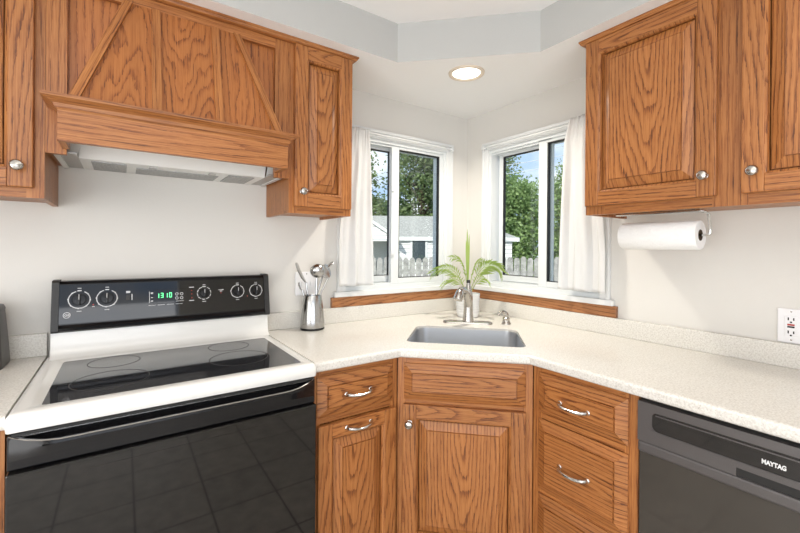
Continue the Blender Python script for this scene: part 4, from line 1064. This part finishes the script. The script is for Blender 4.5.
# fence
fe = thing('picket_fence', 'weathered grey wooden privacy fence crossing the yard outside both windows', 'fence', EX(1.5, 9.0, GZ))
rnd = random.Random(5)
m = MB(); x = -3.2
while x < 6.6:
    h_ = 1.10 + rnd.uniform(-0.02, 0.02) + 0.008 * x; wd = 0.128
    pts = [(x, GZ + 0.04), (x + wd, GZ + 0.04), (x + wd, h_ - 0.05), (x + wd * .72, h_), (x + wd * .28, h_), (x, h_ - 0.05)]
    m.prism([EX(a, 9.0, z) for a, z in pts], [EX(a, 9.018, z) for a, z in pts]); x += wd + rnd.uniform(0.012, 0.028)
m.build('picket_panel', FENCEWOOD, fe)
for z in (-0.35, 0.72):
    m = MB(); m.box(EX, -3.2, 6.6, 9.019, 9.06, z, z + 0.09); m.build('rail', FENCEWOOD, fe)
for x in (-3.0, -0.6, 1.8, 4.2, 6.4):
    m = MB(); m.box(EX, x, x + 0.09, 9.061, 9.15, GZ, 1.0); m.build('post', FENCEWOOD, fe)
# trees
def tree(label, x, dd, crown_c, crown_r, nleaf, lsize, lm, seed, trunk_r=0.18, holes=0.0, name='tree', cat='tree'):
    rnd = random.Random(seed); nleaf = int(nleaf * 1.9); lsize *= 0.68
    r = thing(name, label, cat, EX(x, dd, GZ), 'trees beyond the garden fence')
    m = MB(); c0 = EX(x + crown_c[0], dd + crown_c[1], crown_c[2])
    m.tube([EX(x, dd, GZ), EX(x + .05, dd, (GZ + crown_c[2]) / 2), c0], [trunk_r, trunk_r * .8, trunk_r * .3], 8)
    for k in range(9):
        th = rnd.uniform(0, 2 * PI); el = rnd.uniform(-0.3, 0.9)
        e = c0 + Vector((math.cos(th) * crown_r[0] * .8, math.sin(th) * crown_r[1] * .8, el * crown_r[2] * .8))
        s_ = EX(x, dd, GZ).lerp(c0, rnd.uniform(0.6, 0.95))
        m.tube(bez([s_, s_.lerp(e, 0.5) + Vector((0, 0, .2)), e], 5), [trunk_r * .3, trunk_r * .25, trunk_r * .2, trunk_r * .14, trunk_r * .08, trunk_r * .03], 5)
    m.build('trunk', BARK, r, True)
    m = MB(); bm = m.bm
    ncl = max(10, nleaf // 100)
    cl = []
    for k in range(ncl):
        while True:
            v_ = Vector((rnd.uniform(-1, 1), rnd.uniform(-1, 1), rnd.uniform(-1, 1)))
            if 0.25 < v_.length < 1: break
        cl.append(c0 + Vector((v_.x * crown_r[0], v_.y * crown_r[1], v_.z * crown_r[2])))
    cs = 0.20 * (crown_r[0] + crown_r[2]) / 2 + 0.15
    for k in range(nleaf):
        c_ = cl[k % ncl] + Vector((rnd.gauss(0, cs * .55), rnd.gauss(0, cs * .55), rnd.gauss(0, cs * .4)))
        if c_.z < GZ + .1: continue
        a = Vector((rnd.gauss(0, 1), rnd.gauss(0, 1), rnd.gauss(0, .6))).normalized(); b = a.orthogonal().normalized()
        b = (Matrix.Rotation(rnd.uniform(0, 6.28), 3, a) @ b)
        L = lsize * rnd.uniform(.7, 1.3); wd = L * .34
        n_ = a.cross(b)
        vs = [bm.verts.new(q) for q in (c_ - a * L * .5, c_ + b * wd + n_ * L * .06, c_ + a * L * .5, c_ - b * wd + n_ * L * .06)]
        bm.faces.new([vs[0], vs[1], vs[2]]); bm.faces.new([vs[0], vs[2], vs[3]])
    m.build('crown', lm, r)
tree('tall broad tree rising right behind the garage roof in left window', 1.3, 23.5, (0, 0, 4.9), (1.9, 2.0, 3.5), 6000, 0.30, LEAF_A, 11, 0.25)
tree('loose airy tree at far left of the left window showing sky gaps', -3.0, 21.0, (0, 0, 5.0), (1.7, 1.8, 3.0), 1700, 0.28, LEAF_A, 12, 0.2)
tree('dark low tree behind the garage between the two taller ones', -1.2, 27.5, (0, 0, 2.9), (1.9, 1.8, 2.2), 4000, 0.30, LEAF_A, 13, 0.2)
tree('tall tree hidden mostly by the room corner between both windows', 6.4, 28.0, (0, 0, 4.6), (2.0, 2.0, 3.6), 4500, 0.30, LEAF_A, 14, 0.25)
tree('bright leafy tree rising behind the garage corner in the left half of right window', 5.6, 20.0, (0, 0, 2.0), (1.6, 1.5, 2.9), 11000, 0.23, LEAF_B, 15, 0.14)
tree('bright leafy tree beside the curtain in the right window', 10.9, 24.5, (0, 0, 2.8), (2.0, 1.7, 3.9), 10000, 0.27, LEAF_B, 16, 0.14)
# overhead wires seen against the sky
CABLE = simple('pale_cable', (0.62, 0.64, 0.66), 0.6)
for k, (z0, lab) in enumerate(((3.55, 'lowest of three pale overhead wires against sky in right window'), (3.80, 'middle one of three pale overhead wires in right window'), (4.05, 'highest of three pale overhead wires in right window'))):
    m = MB(); m.tube([EX(2.0, 12.0, z0 - 0.15), EX(3.6, 11.2, z0 - 0.03), EX(5.5, 10.3, z0 + 0.2), EX(9.0, 8.6, z0 + 0.8)], 0.008, 6)
    o = m.build('overhead_wire', CABLE); tag(top(o, EX(3.6, 11.2, z0)), lab, 'wire', 'overhead wires')
